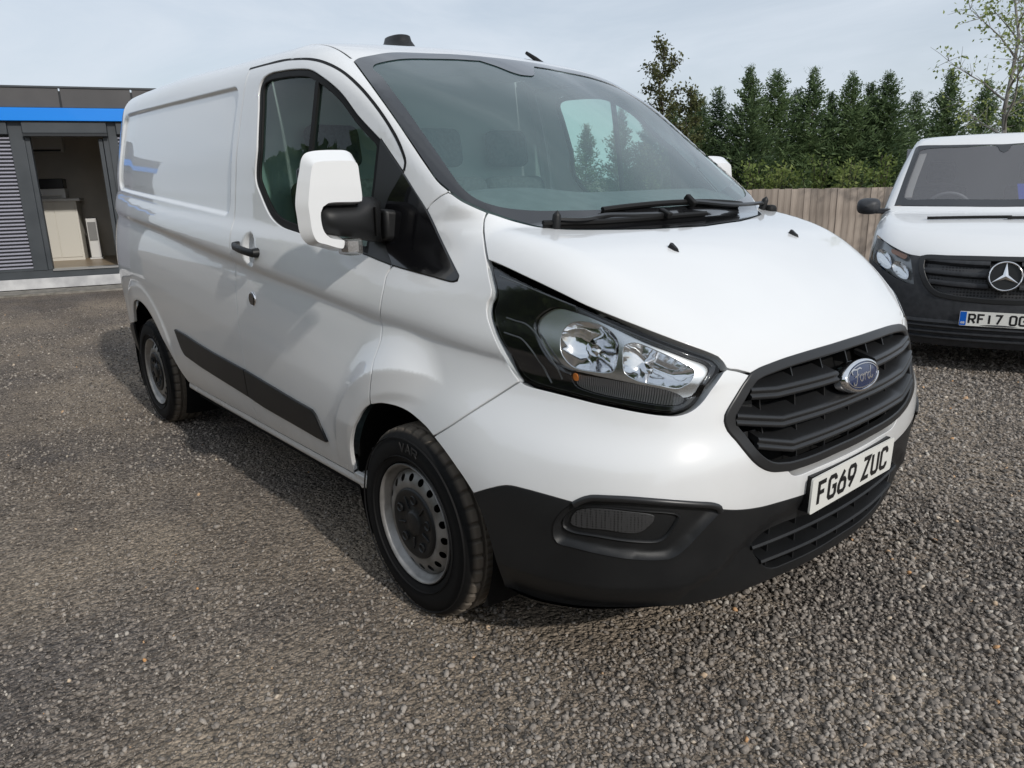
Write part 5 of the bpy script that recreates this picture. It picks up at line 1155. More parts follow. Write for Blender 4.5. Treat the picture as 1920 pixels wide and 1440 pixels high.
s2 = panel('windscreen', w2, E_W, WS2, van2, res=.06, gap=.003, off=-.002, rim=0)
w2i = sym(J(mid(K('witop'))[::-1], K('wiside')[::-1], mid(K('wibase'))))
panel('screen_border', w2, E_W, FRIT, s2, holes=[w2i], res=.04, gap=.003, off=.0015, rim=0)
pl2 = J(K('wside'), [OUT2['wtop'][0]], [(-1.78, -.66, 1.86), (-1.6, -.72, 1.74)], K('pside'), [OUT2['base'][0]])
both2(panel('windscreen_pillar', J(K('wside'), K('pside')), DirDom(SV, (.45, -.6, .6)), PAINT, van2, res=.03, gap=.001))
rz2 = lambda x, y: (x, y, 1.88)
r2 = sym(J(mid(K('wtop'))[::-1], [OUT2['pside'][0]], [rz2(x, -.66) for x in np.linspace(-1.85, -5.0, 30)], [rz2(-5.05, 0)]))
panel('roof', r2, E_R, PAINT, van2, res=.08, gap=0, rim=.004)
sd = J([(-.95, -.93, .42), (-.95, -.95, .80), (-.62, -.95, .80), (-.62, -.94, 1.0), (-.85, -.90, 1.17), OUT2['pside'][-1]], K('pside')[::-1], [rz2(x, -.66) for x in np.linspace(-1.85, -5.0, 30)], [(-5.02, -.9, 1.2), (-5.02, -.93, .42)])
both2(panel('side_panel', sd, E_S, PAINT, van2, res=.07, gap=0, rim=.01))
both2(panel('side_window', [(-1.25, -.84, 1.25), (-1.62, -.77, 1.62), (-1.85, -.74, 1.70), (-2.35, -.74, 1.72), (-2.4, -.85, 1.25)], E_S, mat('dark_glass', (.01, .012, .014), .05, 0, 1), van2, res=.08, gap=0, off=.004, rim=.01))
hl_ = catmull(OUT2['lamp'], .012, True)
wing = J(K('hside'), [OUT2['lamp'][0]], K('lampout'), [(-.60, -.945, .66), (-.66, -.95, .78), (-.70, -.945, .9), (-.80, -.915, 1.12)])
both2(panel('front_wing', J(K('hside'), K('lampout'), [(-.62, -.95, .70), (-.66, -.95, .86), (-.80, -.92, 1.10), (-.90, -.895, 1.2)]), E_C, PAINT, van2, res=.03, gap=0))
h2 = empty('headlamp', parent=van2)
panel('lamp_lens', hl_, E_C, LENS, h2, res=.03, gap=.001, rim=.01)
panel('lamp_housing', hl_, E_C, mat('lamp_inner', (.30, .305, .31), .3, .7), h2, res=.03, gap=-.01, off=-.055, rim=0)
for key in ('rA', 'rB'):
    lp = catmull(OUT2[key], .01, True); panel('reflector', lp, E_C, REFL, h2, res=.015, gap=0, rim=0, offf=lambda P, Q, l: -.012-.04*np.sqrt(np.clip(bdist(l[0], Q)/.045, 0, 1)))
    pass
panel('indicator', catmull(OUT2['amb'], .01, True), E_C, mat('amber_dull', (.30, .13, .07), .3, .1, .3), h2, res=.02, gap=0, off=-.02, rim=.005)
h3 = empty('headlamp', parent=van2)
for o in list(h2.children): mirror_obj(o, h3)
gr_half = J(mid(K('gtop'))[::-1], K('gleft'), mid(K('gbot'))); gr = sym(gr_half)
bot2 = catmull([(-.62, -.93, .30), (-.45, -.90, .25), (-.25, -.72, .235), (-.10, -.4, .23), (-.06, 0, .23)], .03)
bp2 = sym(J(mid(K('gbot'))[::-1], K('gleft')[::-1], [OUT2['hfront'][0], OUT2['lamptop'][-1]], K('lampin'), K('lampbot'), [(-.58, -.945, .70), (-.64, -.95, .6)], bot2))
bmp = panel('front_bumper', bp2, E_F, GREYP, van2, res=.035, gap=.001, rim=.02)
gQ = clean_loop(E_F.to2(gr), 2e-4); gQ = gQ[::-1] if poly_area(gQ) < 0 else gQ
ginn = E_F.up(inset(densify(gQ, .02), .028), gr)
g2 = panel('grille', gr, E_F, SATIN, van2, holes=[ginn], gap=0, off=.008, rim=.03, edge=.006, res=.02)
GM = mat('honeycomb', (.02, .02, .022), .5); N, L, B = nodes(GM); _t = N.new('ShaderNodeTexCoord'); _m = N.new('ShaderNodeMapping'); _m.inputs['Scale'].default_value = (.4, 1, 1); _v = N.new('ShaderNodeTexVoronoi'); _v.inputs['Scale'].default_value = 44; _v.inputs['Randomness'].default_value = .15
_r = N.new('ShaderNodeValToRGB'); _r.color_ramp.elements[0].position = .30; _r.color_ramp.elements[0].color = (.001, .001, .001, 1); _r.color_ramp.elements[1].position = .40; _r.color_ramp.elements[1].color = (.045, .045, .048, 1)
L.new(_t.outputs['Object'], _m.inputs[0]); L.new(_m.outputs[0], _v.inputs['Vector']); L.new(_v.outputs['Distance'], _r.inputs['Fac']); L.new(_r.outputs['Color'], B.inputs['Base Color'])
panel('grille_mesh', gr, E_F, GM, g2, gap=-.004, off=-.035, rim=0, res=.05)
def on2(ty, tz, off=0.):
    ty = np.asarray(ty, float); P = SV.trace(np.stack([0*ty+.4, ty, np.asarray(tz, float)], -1), np.array([-1., 0, 0])); return P+SV.n(P)*off
for z0, ye in ((.885, .565), (.795, .55), (.715, .50)):
    for s_ in (-1, 1):
        y = np.linspace(.10*s_, ye*s_, 24); P = on2(y, z0+.02*(np.abs(y)/.5)**2, -.012); sweep('grille_slat', P, SV.n(P), [(.012, -.018), (.016, 0), (.010, .016), (-.03, .03), (-.03, -.02)], GREYP, g2)
both2(panel('pillar_trim', J(K('wiside')[:, :]+np.array([-.03, .0, 0]), (K('wiside')+np.array([-.03, .055, 0]))[::-1]), E_W, mat('trim_beige', (.50, .47, .42), .7), s2 if False else van2, res=.03, gap=0, off=-.035, rim=.01))
# star
sc_ = on2([0.], [.793])[0]; sn = Vector((.98, 0, .18)).normalized(); su = Vector((0, 0, 1))-sn*sn.z; su.normalize(); st_ = su.cross(sn)
spt = lambda u, v, h: Vector(sc_)+st_*u+su*v+sn*(h+.025)
star = empty('star_badge', parent=van2); RS = .105
mb = MB(); mb.tube([spt(RS*math.cos(2*math.pi*k/64), RS*math.sin(2*math.pi*k/64), .012) for k in range(65)], .0062, 10); mb.build('star_ring', CHROME, star, True)
n = 40; V = [spt((RS+.012)*math.cos(2*math.pi*k/n), (RS+.012)*math.sin(2*math.pi*k/n), h) for h in (-.03, .004) for k in range(n)]; mobj('star_back', V, [tuple(range(n, 2*n))]+[(k, (k+1) % n, n+(k+1) % n, n+k) for k in range(n)], SATIN, star, False)
V = [spt(0, 0, .026)]; F = []
for k in range(3):
    a = R(90+120*k); V.append(spt(RS*.97*math.cos(a), RS*.97*math.sin(a), .014))
    a2 = a+R(60); V.append(spt(.020*math.cos(a2), .020*math.sin(a2), .012))
for k in range(6): F.append((0, 1+k, 1+(k+1) % 6))
mobj('star', V, F, CHROME, star, False)
number_plate(van2, tuple(on2([0.], [.47])[0]+np.array([.010, 0, 0])), (1, 0, .02), (0, 1, 0), 'RF17 OG', INK, blue=True, start=-.196)
# lower intake and lip
for z0 in (.39, .345, .30):
    y = np.linspace(-.62, .62, 50); P = on2(y, np.full(50, z0), .0); sweep('intake_slat', P, SV.n(P), [(.012, -.009), (.022, -.002), (.020, .007), (-.01, .012), (-.01, -.012)], GREYP, bmp)
y = np.linspace(-.66, .66, 50); P = on2(y, np.full(50, .425)+.0*y, 0); sweep('bumper_ledge', P, SV.n(P), [(.018, -.004), (.012, .014), (-.01, .022), (-.01, -.012)], GREYP, bmp)
# mirror, wipers, cab
m2_ = empty('door_mirror', parent=van2)
mc_ = np.array(OUT2M)                       # centre of the housing
V, F = [], []
nr = 14; nsg = 28
for i in range(nr+1):
    t = i/nr; xx = mc_[0]+.07-.16*t; sc__ = (1-(1-min(t/.7, 1))**2.2)**.5 if t < .7 else 1.0
    for q in ringz(.098*max(sc__, .02), .072*max(sc__, .02), 0, nsg, 3.0): V.append((xx, mc_[1]+q.x-.015*(1-sc__), mc_[2]+q.y))
for i in range(nr):
    for k in range(nsg): F.append((i*nsg+k, i*nsg+(k+1) % nsg, (i+1)*nsg+(k+1) % nsg, (i+1)*nsg+k))
F.append(tuple(nr*nsg+k for k in range(nsg)))
mobj('mirror_cover', V, F, GREYP, m2_, True, sharp=60)
mb = MB(); mb.box(mc_[0]-.08, mc_[0]+.0, mc_[1]+.06, -.84, mc_[2]-.065, mc_[2]-.02); bevel(mb.build('mirror_arm', GREYP, m2_), .01)
m3_ = empty('door_mirror', parent=van2)
for o in list(m2_.children): mirror_obj(o, m3_)
for y0, y1 in ((-.55, .05), (.02, .62)):
    y = np.linspace(y0, y1, 20); P = SV.trace(np.stack([0*y-.4, y, 1.262+.02*(y-y0)], -1), np.array([-.62, 0, -.2])/np.linalg.norm([.62, 0, .2])); n_ = SV.n(P); sweep('wiper', P+n_*.02, n_, [(.010, 0), (0, .012), (-.014, .002), (-.014, -.002), (0, -.012)], RUBBER, van2)
mb = MB(); mb.box(-1.65, -1.05, -.74, .74, 1.0, 1.21); bevel(mb.build('dashboard', INT, van2), .05, 3)
M_ = Matrix.Translation((-1.62, -.38, 1.20)) @ Matrix.Rotation(R(-65), 4, 'Y'); mb = MB(); mb.tube([M_ @ Vector((.19*math.cos(2*math.pi*k/36), .19*math.sin(2*math.pi*k/36), 0)) for k in range(37)], .014, 10); mb.build('steering_wheel', mat('wheel_grey', (.22, .22, .225), .5), van2, True)
mb = MB(); mb.box(-2.6, -2.55, -.78, .78, .4, 1.80); mb.box(-5.0, -.4, -.80, .80, .28, .40); mb.build('cab_bulkhead', mat('cab_wall', (.34, .34, .35), .7), van2)
for y in (-.45, .35):
    st = empty('cab_seat', parent=van2); mb = MB(); mb.box(-2.35, -2.2, y-.24, y+.24, .8, 1.42); bevel(mb.build('seat_back', CLOTH, st), .05, 3); mb = MB(); mb.box(-2.36, -2.26, y-.13, y+.13, 1.46, 1.66); bevel(mb.build('headrest', CLOTH, st), .04, 3)
q = SV.trace(np.array([[-.5, .105, 1.52], [-.5, .25, 1.52], [-.5, .25, 1.30], [-.5, .125, 1.30]]), np.array([-1., 0, -.1])); q[:, 0] -= .03
mobj('windscreen_sticker', q, [(0, 1, 2, 3)], mat('sticker_blue', (.01, .05, .45), .5), van2, False)
for (x, y, a) in ((-.895, -.94, 0), (-4.095, -.94, 0), (-.895, .94, 180), (-4.095, .94, 180)):
    c = copy_tree(wh, van2); c.location = (x, y, .332); c.rotation_euler = (0, R(30+x*20), R(a))
for x0 in (-.895, -4.095):
    for s_ in (-1, 1):
        V, F = [], []
        for k in range(31):
            a = R(-25)+R(230)*k/30
            for r_, y in ((.40, .955), (.42, .6), (.05, .58)): V.append((x0+r_*math.cos(a), s_*y, .35+r_*math.sin(a)))
        for k in range(30):
            for j in range(2): F.append((k*3+j, k*3+j+1, (k+1)*3+j+1, (k+1)*3+j))
        mobj('wheel_arch_liner', V, F, MATTEBLK, van2, True)

# ================================================================== GROUND
def gz(x, y):
    """the yard falls gently away towards the fence"""
    return -.030*np.maximum(np.asarray(y, float)-.9, 0)*sstep(-14, -4, np.asarray(x, float))*sstep(40, 18, np.asarray(y, float)) if True else 0
GRAVEL = mat('gravel_ground', (.12, .11, .10), .9, 0, 0, .25)
def _gravel():
    N, L, B = nodes(GRAVEL)
    g = N.new('ShaderNodeNewGeometry')
    def noise(s, d, r_=.6):
        n = N.new('ShaderNodeTexNoise'); n.inputs['Scale'].default_value = s; n.inputs['Detail'].default_value = d; n.inputs['Roughness'].default_value = r_; L.new(g.outputs['Position'], n.inputs['Vector']); return n
    def vor(s, feat='F1'):
        v = N.new('ShaderNodeTexVoronoi'); v.inputs['Scale'].default_value = s; v.feature = feat; L.new(g.outputs['Position'], v.inputs['Vector']); return v
    v1, v2 = vor(95), vor(48); n1, n2 = noise(.55, 6), noise(140, 4)
    # colour of each chip
    r1 = N.new('ShaderNodeValToRGB'); e = r1.color_ramp.elements; e[0].position = 0; e[0].color = (.085, .077, .069, 1); e[1].position = 1; e[1].color = (.40, .365, .325, 1)
    for p_, c in ((.35, (.16, .147, .132)), (.65, (.24, .22, .198)), (.9, (.31, .285, .255))): k = e.new(p_); k.color = (*c, 1)
    sp = N.new('ShaderNodeSeparateColor'); L.new(v1.outputs['Color'], sp.inputs[0]); L.new(sp.outputs[0], r1.inputs['Fac'])
    # patches of brown dust and of darker fresh stone
    r2 = N.new('ShaderNodeValToRGB'); e = r2.color_ramp.elements; e[0].position = .38; e[0].color = (.74, .71, .71, 1); e[1].position = .62; e[1].color = (1.36, 1.22, 1.05, 1)
    L.new(n1.outputs['Fac'], r2.inputs['Fac'])
    mx = N.new('ShaderNodeMixRGB'); mx.blend_type = 'MULTIPLY'; mx.inputs['Fac'].default_value = 1; L.new(r1.outputs[0], mx.inputs['Color1']); L.new(r2.outputs[0], mx.inputs['Color2'])
    dm = N.new('ShaderNodeMixRGB'); dm.inputs['Color2'].default_value = (.31, .262, .208, 1); L.new(mx.outputs[0], dm.inputs['Color1'])
    dr = N.new('ShaderNodeMapRange'); dr.inputs['From Min'].default_value = .45; dr.inputs['From Max'].default_value = .75; dr.inputs['To Max'].default_value = .65; L.new(n1.outputs['Fac'], dr.inputs['Value']); L.new(dr.outputs[0], dm.inputs['Fac'])
    tm = N.new('ShaderNodeMapping'); tm.inputs['Scale'].default_value = (.16, 1.5, 1); tm.inputs['Rotation'].default_value = (0, 0, R(-24)); L.new(g.outputs['Position'], tm.inputs['Vector'])
    tn = N.new('ShaderNodeTexNoise'); tn.inputs['Scale'].default_value = 1.1; tn.inputs['Detail'].default_value = 5; L.new(tm.outputs[0], tn.inputs['Vector'])          # faint tyre runs
    tr_ = N.new('ShaderNodeValToRGB'); te = tr_.color_ramp.elements; te[0].position = .38; te[0].color = (.72, .70, .69, 1); te[1].position = .60; te[1].color = (1.12, 1.1, 1.07, 1); L.new(tn.outputs['Fac'], tr_.inputs['Fac'])
    tmx = N.new('ShaderNodeMixRGB'); tmx.blend_type = 'MULTIPLY'; tmx.inputs['Fac'].default_value = .8; L.new(dm.outputs[0], tmx.inputs['Color1']); L.new(tr_.outputs[0], tmx.inputs['Color2']); L.new(tmx.outputs[0], B.inputs['Base Color'])
    ad = N.new('ShaderNodeMath'); ad.operation = 'ADD'; mu = N.new('ShaderNodeMath'); mu.operation = 'MULTIPLY'; mu.inputs[1].default_value = 1.6
    L.new(v2.outputs['Distance'], mu.inputs[0]); L.new(v1.outputs['Distance'], ad.inputs[0]); L.new(mu.outputs[0], ad.inputs[1])
    ng = N.new('ShaderNodeMath'); ng.operation = 'MULTIPLY'; ng.inputs[1].default_value = -1; L.new(ad.outputs[0], ng.inputs[0])
    a2 = N.new('ShaderNodeMath'); a2.operation = 'MULTIPLY_ADD'; a2.inputs[1].default_value = .35; L.new(n2.outputs['Fac'], a2.inputs[0]); L.new(ng.outputs[0], a2.inputs[2])
    bp = N.new('ShaderNodeBump'); bp.inputs['Strength'].default_value = .9; bp.inputs['Distance'].default_value = .012; L.new(a2.outputs[0], bp.inputs['Height']); L.new(bp.outputs['Normal'], B.inputs['Normal'])
_gravel()
gxs = np.unique(np.concatenate([np.linspace(-600, -30, 12), np.linspace(-30, 20, 60), np.linspace(20, 600, 12)])); gys = np.unique(np.concatenate([np.linspace(-600, -20, 12), np.linspace(-20, 45, 80), np.linspace(45, 600, 12)]))
GX, GY = np.meshgrid(gxs, gys); GZ = gz(GX, GY); nx_, ny_ = len(gxs), len(gys)
gr_o = mobj('ground', np.stack([GX, GY, GZ], -1).reshape(-1, 3), [(j*nx_+i, j*nx_+i+1, (j+1)*nx_+i+1, (j+1)*nx_+i) for j in range(ny_-1) for i in range(nx_-1)], GRAVEL, None, True)
tag(gr_o, 'grey brown crushed stone yard surface', kind='structure')
# loose stones: real chips, thick near the camera and thinning out
STONE = mat('stone_chips', (.13, .12, .11), .85, 0, 0, .3)
def _stone():
    N, L, B = nodes(STONE); g = N.new('ShaderNodeNewGeometry'); r1 = N.new('ShaderNodeValToRGB'); e = r1.color_ramp.elements
    e[0].position = 0; e[0].color = (.070, .064, .059, 1); e[1].position = 1.0; e[1].color = (.55, .30, .13, 1)
    for p_, c in ((.40, (.205, .182, .160)), (.75, (.30, .267, .234)), (.96, (.36, .325, .288)), (.986, (.44, .41, .37)), (.994, (.60, .56, .49)), (.998, (.50, .34, .19))): k = e.new(p_); k.color = (*c, 1)
    L.new(g.outputs['Random Per Island'], r1.inputs['Fac'])
    n = N.new('ShaderNodeTexNoise'); n.inputs['Scale'].default_value = 220; n.inputs['Detail'].default_value = 3; L.new(g.outputs['Position'], n.inputs['Vector'])
    mx = N.new('ShaderNodeMixRGB'); mx.blend_type = 'MULTIPLY'; mx.inputs['Fac'].default_value = .5; L.new(r1.outputs[0], mx.inputs['Color1'])
    rr = N.new('ShaderNodeValToRGB'); rr.color_ramp.elements[0].position = .3; rr.color_ramp.elements[0].color = (.5, .5, .5, 1); rr.color_ramp.elements[1].position = .7; rr.color_ramp.elements[1].color = (1.4, 1.35, 1.3, 1); L.new(n.outputs['Fac'], rr.inputs['Fac']); L.new(rr.outputs[0], mx.inputs['Color2'])
    L.new(mx.outputs[0], B.inputs['Base Color'])
_stone()
def vnoise(x, y, s, seed):
    r_ = np.random.default_rng(seed).random((64, 64)); u, v = x*s+31.3, y*s+17.7; i, j = np.floor(u).astype(int), np.floor(v).astype(int); f, g = u-i, v-j; f = f*f*(3-2*f); g = g*g*(3-2*g)
    q = lambda a, b: r_[a % 64, b % 64]
    return (q(i, j)*(1-f)+q(i+1, j)*f)*(1-g)+(q(i, j+1)*(1-f)+q(i+1, j+1)*f)*g
ICO_T = (1+5**.5)/2
ICO_V = np.array([(-1, ICO_T, 0), (1, ICO_T, 0), (-1, -ICO_T, 0), (1, -ICO_T, 0), (0, -1, ICO_T), (0, 1, ICO_T), (0, -1, -ICO_T), (0, 1, -ICO_T), (ICO_T, 0, -1), (ICO_T, 0, 1), (-ICO_T, 0, -1), (-ICO_T, 0, 1)])/math.hypot(1, ICO_T)
ICO_F = np.array([(0, 11, 5), (0, 5, 1), (0, 1, 7), (0, 7, 10), (0, 10, 11), (1, 5, 9), (5, 11, 4), (11, 10, 2), (10, 7, 6), (7, 1, 8), (3, 9, 4), (3, 4, 2), (3, 2, 6), (3, 6, 8), (3, 8, 9), (4, 9, 5), (2, 4, 11), (6, 2, 10), (8, 6, 7), (9, 8, 1)])
OCT_V = np.array([(1, 0, 0), (0, 1, 0), (-1, 0, 0), (0, -1, 0), (.15, .1, .9), (0, 0, -.6)]); OCT_F = np.array([(0, 1, 4), (1, 2, 4), (2, 3, 4), (3, 0, 4), (1, 0, 5), (2, 1, 5), (3, 2, 5), (0, 3, 5)])
def scatter(name, label, n, pw, d1, BV, BF, size, thin, seed):
    r = np.random.default_rng(seed); cx, cy = cam.matrix_world.translation.x, cam.matrix_world.translation.y
    az = _yaw+r.uniform(-R(45), R(45), n); u = r.random(n); d0 = 1.25; dist = (d0**pw+u*(d1**pw-d0**pw))**(1/pw)
    x, y = cx+dist*np.cos(az), cy+dist*np.sin(az); ns = .6*vnoise(x, y, .9, 3)+.4*vnoise(x, y, 2.7, 4)
    right = sstep(-.6, 1.6, (x*.55+y*.8+.9))             # looser stone towards the front of the van
    keep = r.random(n) < np.clip(thin(right, ns), .05, 1); under = (np.abs(y) < .75) & (x < .6) & (x > -3.6); keep &= ~(under & (r.random(n) < .85))
    x, y, dist, ns, right = x[keep], y[keep], dist[keep], ns[keep], right[keep]; n = len(x); sz = size(r, n, right, dist); nv = len(BV)
    a = r.uniform(0, 2*math.pi, n); el = r.uniform(.55, 1.0, (n, 3)); el[:, 2] *= .72
    V = BV[None]*(1+r.uniform(-.28, .28, (n, nv, 1)))*el[:, None]*sz[:, None, None]; ti = r.uniform(-.5, .5, (n, 2)); V[..., 2] += V[..., 0]*ti[:, :1]+V[..., 1]*ti[:, 1:]
    c, s_ = np.cos(a)[:, None], np.sin(a)[:, None]; X = V[..., 0]*c-V[..., 1]*s_+x[:, None]; Y = V[..., 0]*s_+V[..., 1]*c+y[:, None]; Z = V[..., 2]+(gz(x, y)+sz*.28)[:, None]
    co = np.stack([X, Y, Z], -1).reshape(-1, 3); F = (BF[None]+nv*np.arange(n)[:, None, None]).reshape(-1, 3)
    o = bpy.data.objects.new(name, rawmesh(name, co, F, STONE)); COL.objects.link(o); tag(o, label, 'gravel', kind='stuff'); return n
def rawmesh(name, V, F, m):
    me = bpy.data.meshes.new(name); V = np.asarray(V, np.float32); F = np.asarray(F, np.int32); k = F.shape[1]
    me.vertices.add(len(V)); me.vertices.foreach_set('co', V.ravel()); me.loops.add(F.size); me.loops.foreach_set('vertex_index', F.ravel()); me.polygons.add(len(F)); me.polygons.foreach_set('loop_start', np.arange(0, F.size, k, dtype=np.int32)); me.polygons.foreach_set('loop_total', np.full(len(F), k, np.int32)); me.update(calc_edges=True); me.materials.append(m); return me
n1 = scatter('loose_gravel', 'loose grey crushed stone chips scattered over the yard', 135000, .75, 9.0, ICO_V, ICO_F, lambda r, n, right, d: (.0052+.0062*r.random(n)**2+.0034*right*r.random(n)+np.where(r.random(n) < .012, .007, 0))*(1+.07*np.clip(d-2, 0, 6)), lambda right, ns: .24+.66*right+.8*(ns-.5), 21)
n2 = scatter('gravel_grit', 'fine grit between the larger stone chips', 175000, .85, 11.0, OCT_V, OCT_F, lambda r, n, right, d: (.0022+.0034*r.random(n)**1.6)*(1+.16*np.clip(d-2, 0, 9)), lambda right, ns: .75+.3*(ns-.5), 22)
print('stones', n1, n2)

# ================================================================== SITE OFFICE
BE = np.array([.3032, .9530, 0]); BN = np.array([.9530, -.3032, 0]); B0 = np.array([-11.26, -.811, 0])
BM = Matrix(((BE[0], -BN[0], 0, B0[0]), (BE[1], -BN[1], 0, B0[1]), (0, 0, 1, 0), (0, 0, 0, 1)))      # local x = along the front, y = into the building
office = empty('site_office'); office.matrix_world = BM
tag(office, 'dark grey modular office cabin with blue fascia band and open doorway', 'building')
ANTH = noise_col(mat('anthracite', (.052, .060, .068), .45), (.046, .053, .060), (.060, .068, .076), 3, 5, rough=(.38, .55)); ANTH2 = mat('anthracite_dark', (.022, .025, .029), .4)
PANELM = noise_col(mat('fascia_panel', (.075, .072, .074), .5), (.066, .064, .066), (.085, .082, .083), 2, 4, rough=(.4, .55)); BLUEF = mat('fascia_blue', (.006, .24, .82), .38, 0, .2)
WHITEW = noise_col(mat('skirt_white', (.55, .55, .55), .6), (.42, .42, .43), (.62, .62, .62), 5); SHUT = mat('shutter_slat', (.34, .34, .40), .5); INWALL = noise_col(mat('office_wall', (.55, .51, .46), .8), (.50, .47, .42), (.60, .56, .50), 2); WOODF = noise_col(mat('office_floor', (.30, .23, .15), .4), (.24, .18, .12), (.36, .28, .19), 3, 5, stretch=(1, 8, 1))
def bbox(name, x0, x1, y0, y1, z0, z1, m, parent=office, bev=0):
    mb = MB(); mb.box(x0, x1, y0, y1, z0, z1); o = mb.build(name, m, parent)
    if bev: bevel(o, bev)
    return o
xs_ = [-2.4, -1.4, 1.21, 2.13, 4.83, 7.5]
for a, b in zip(xs_, xs_[1:]): bbox('fascia_panel', a+.012, b-.012, -.12, -.06, 2.575, 2.835, PANELM, bev=.004)
bbox('roof', -2.45, 7.6, -.10, 5.2, 2.52, 2.80, ANTH2); bbox('roof_trim', -2.45, 7.6, -.135, -.055, 2.838, 2.862, ANTH)
bbox('blue_band', -2.45, 7.6, -.15, -.02, 2.395, 2.570, BLUEF, bev=.006)
for a, b in ((-1.96, .49), (1.86, 4.2), (4.5, 7.4)):
    sh = empty('roller_shutter', parent=office)
    mb = MB(); mb.box(a, b, -.10, .05, 2.215, 2.385); bevel(mb.build('shutter_box', ANTH, sh), .008)
    mb = MB(); z = .33
    while z < 2.19: mb.add([(a, -.02, z), (b, -.02, z), (b, -.036, z+.010), (a, -.036, z+.010), (a, -.036, z+.026), (b, -.036, z+.026), (b, -.02, z+.032), (a, -.02, z+.032)], [(0, 1, 2, 3), (3, 2, 5, 4), (4, 5, 6, 7)]); z += .052
    so = mb.build('shutter_slats', SHUT, sh); so['kind'] = 'stuff'
    mb = MB(); mb.box(a, b, -.008, .03, .31, 2.21); mb.build('shutter_curtain', ANTH2, sh)
    mb = MB(); mb.box(a, b, -.045, .0, .300, .332); mb.build('bottom_rail', ANTH, sh)
for a, b in ((-2.38, -1.96), (.49, .672), (1.74, 1.86), (4.2, 4.5)): bbox('column', a, b, -.05, .12, .30, 2.395, ANTH, bev=.006)
bbox('door_header', .672, 1.74, -.11, .06, 2.23, 2.385, ANTH, bev=.008)
bbox('door_head_rail', .672, 1.74, -.125, .03, 2.19, 2.228, ANTH2)  # darker anthracite strip along the door head
bbox('door_jamb', .672, .735, -.03, .10, .30, 2.19, ANTH, bev=.005); bbox('door_jamb', 1.665, 1.74, -.03, .10, .30, 2.19, ANTH, bev=.005)
bbox('door_leaf', 1.60, 1.655, -.02, .90, .31, 2.16, ANTH, bev=.005)
bbox('threshold', .735, 1.665, -.06, .12, .285, .312, mat('aluminium', (.55, .55, .54), .35, .8)); bbox('skirt_rail', -2.4, 7.5, -.04, .06, .19, .298, ANTH, bev=.004)
bbox('skirting_board', -2.4, 7.5, -.07, -.01, .035, .186, WHITEW, bev=.004); bbox('plinth', -2.4, 7.5, .05, 5.0, -.02, .19, mat('plinth_grey', (.06, .055, .05), .9))
bbox('concrete_kerb', -.25 , 3.4, -.62, -.09, -.02, .028, noise_col(mat('kerb_concrete', (.22, .2, .18), .9), (.15, .14, .12), (.27, .25, .22), 12, 6, bump=.2))
bbox('office_floor', -2.3, 7.4, .10, 5.0, .22, .306, WOODF); bbox('back_wall', -2.3, 7.4, 4.9, 5.0, .30, 2.52, INWALL); bbox('inner_wall', -.45, -.40, .13, 4.9, .306, 2.5, INWALL); bbox('inner_wall', 2.55, 2.60, .13, 4.9, .306, 2.5, INWALL)
bbox('partition', -.40, 2.55, 2.15, 2.22, .306, 2.5, INWALL); bbox('ceiling', -2.3, 7.4, .12, 5.0, 2.46, 2.51, mat('ceiling_white', (.5, .48, .45), .8))
for s_ in (-2.46, 7.5): bbox('end_wall', s_, s_+.06, .0, 5.1, .0, 2.52, ANTH)
def inside_thing(name, label, cat, parts):
    root = empty(name); root.matrix_world = BM; tag(root, label, cat)
    for pn, bx_, m, bv in parts: bbox(pn, *bx_, m, root, bv)
    return root
CREAM = mat('cabinet_cream', (.66, .64, .58), .5); WHT = mat('appliance_white', (.68, .68, .67), .4); DK = mat('appliance_black', (.02, .02, .022), .35)
inside_thing('counter', 'cream counter cabinet standing inside the office doorway', 'cabinet', [('carcass', (.30, 1.0, 1.50, 2.05, .306, 1.27), CREAM, .004), ('worktop', (.28, 1.06, 1.46, 2.07, 1.27, 1.31), WHT, .004), ('door', (.34, .66, 1.488, 1.50, .36, 1.24), CREAM, .003), ('door', (.67, .97, 1.488, 1.50, .36, 1.24), CREAM, .003)])
inside_thing('printer', 'black and white printer on top of the office counter', 'printer', [('body', (.44, .86, 1.58, 1.98, 1.312, 1.47), WHT, .012), ('scanner', (.45, .85, 1.60, 1.97, 1.472, 1.63), DK, .012), ('tray', (.50, .80, 1.48, 1.60, 1.36, 1.375), WHT, .003)])
inside_thing('tower_heater', 'slim white tower heater on the office floor beside the counter', 'heater', [('body', (1.09, 1.25, 1.52, 1.70, .33, .98), WHT, .012), ('grille', (1.11, 1.23, 1.505, 1.52, .62, .92), mat('heater_grille', (.22, .22, .22), .5), 0), ('control_panel', (1.11, 1.23, 1.515, 1.69, .981, .995), DK, 0), ('base', (1.07, 1.27, 1.50, 1.72, .306, .33), WHT, .004)])
inside_thing('air_conditioner', 'white air conditioning unit high on the office wall', 'air conditioner', [('case', (.10, .90, 1.92, 2.145, 2.06, 2.34), WHT, .02), ('outlet', (.14, .86, 1.905, 1.92, 2.07, 2.10), DK, 0)])

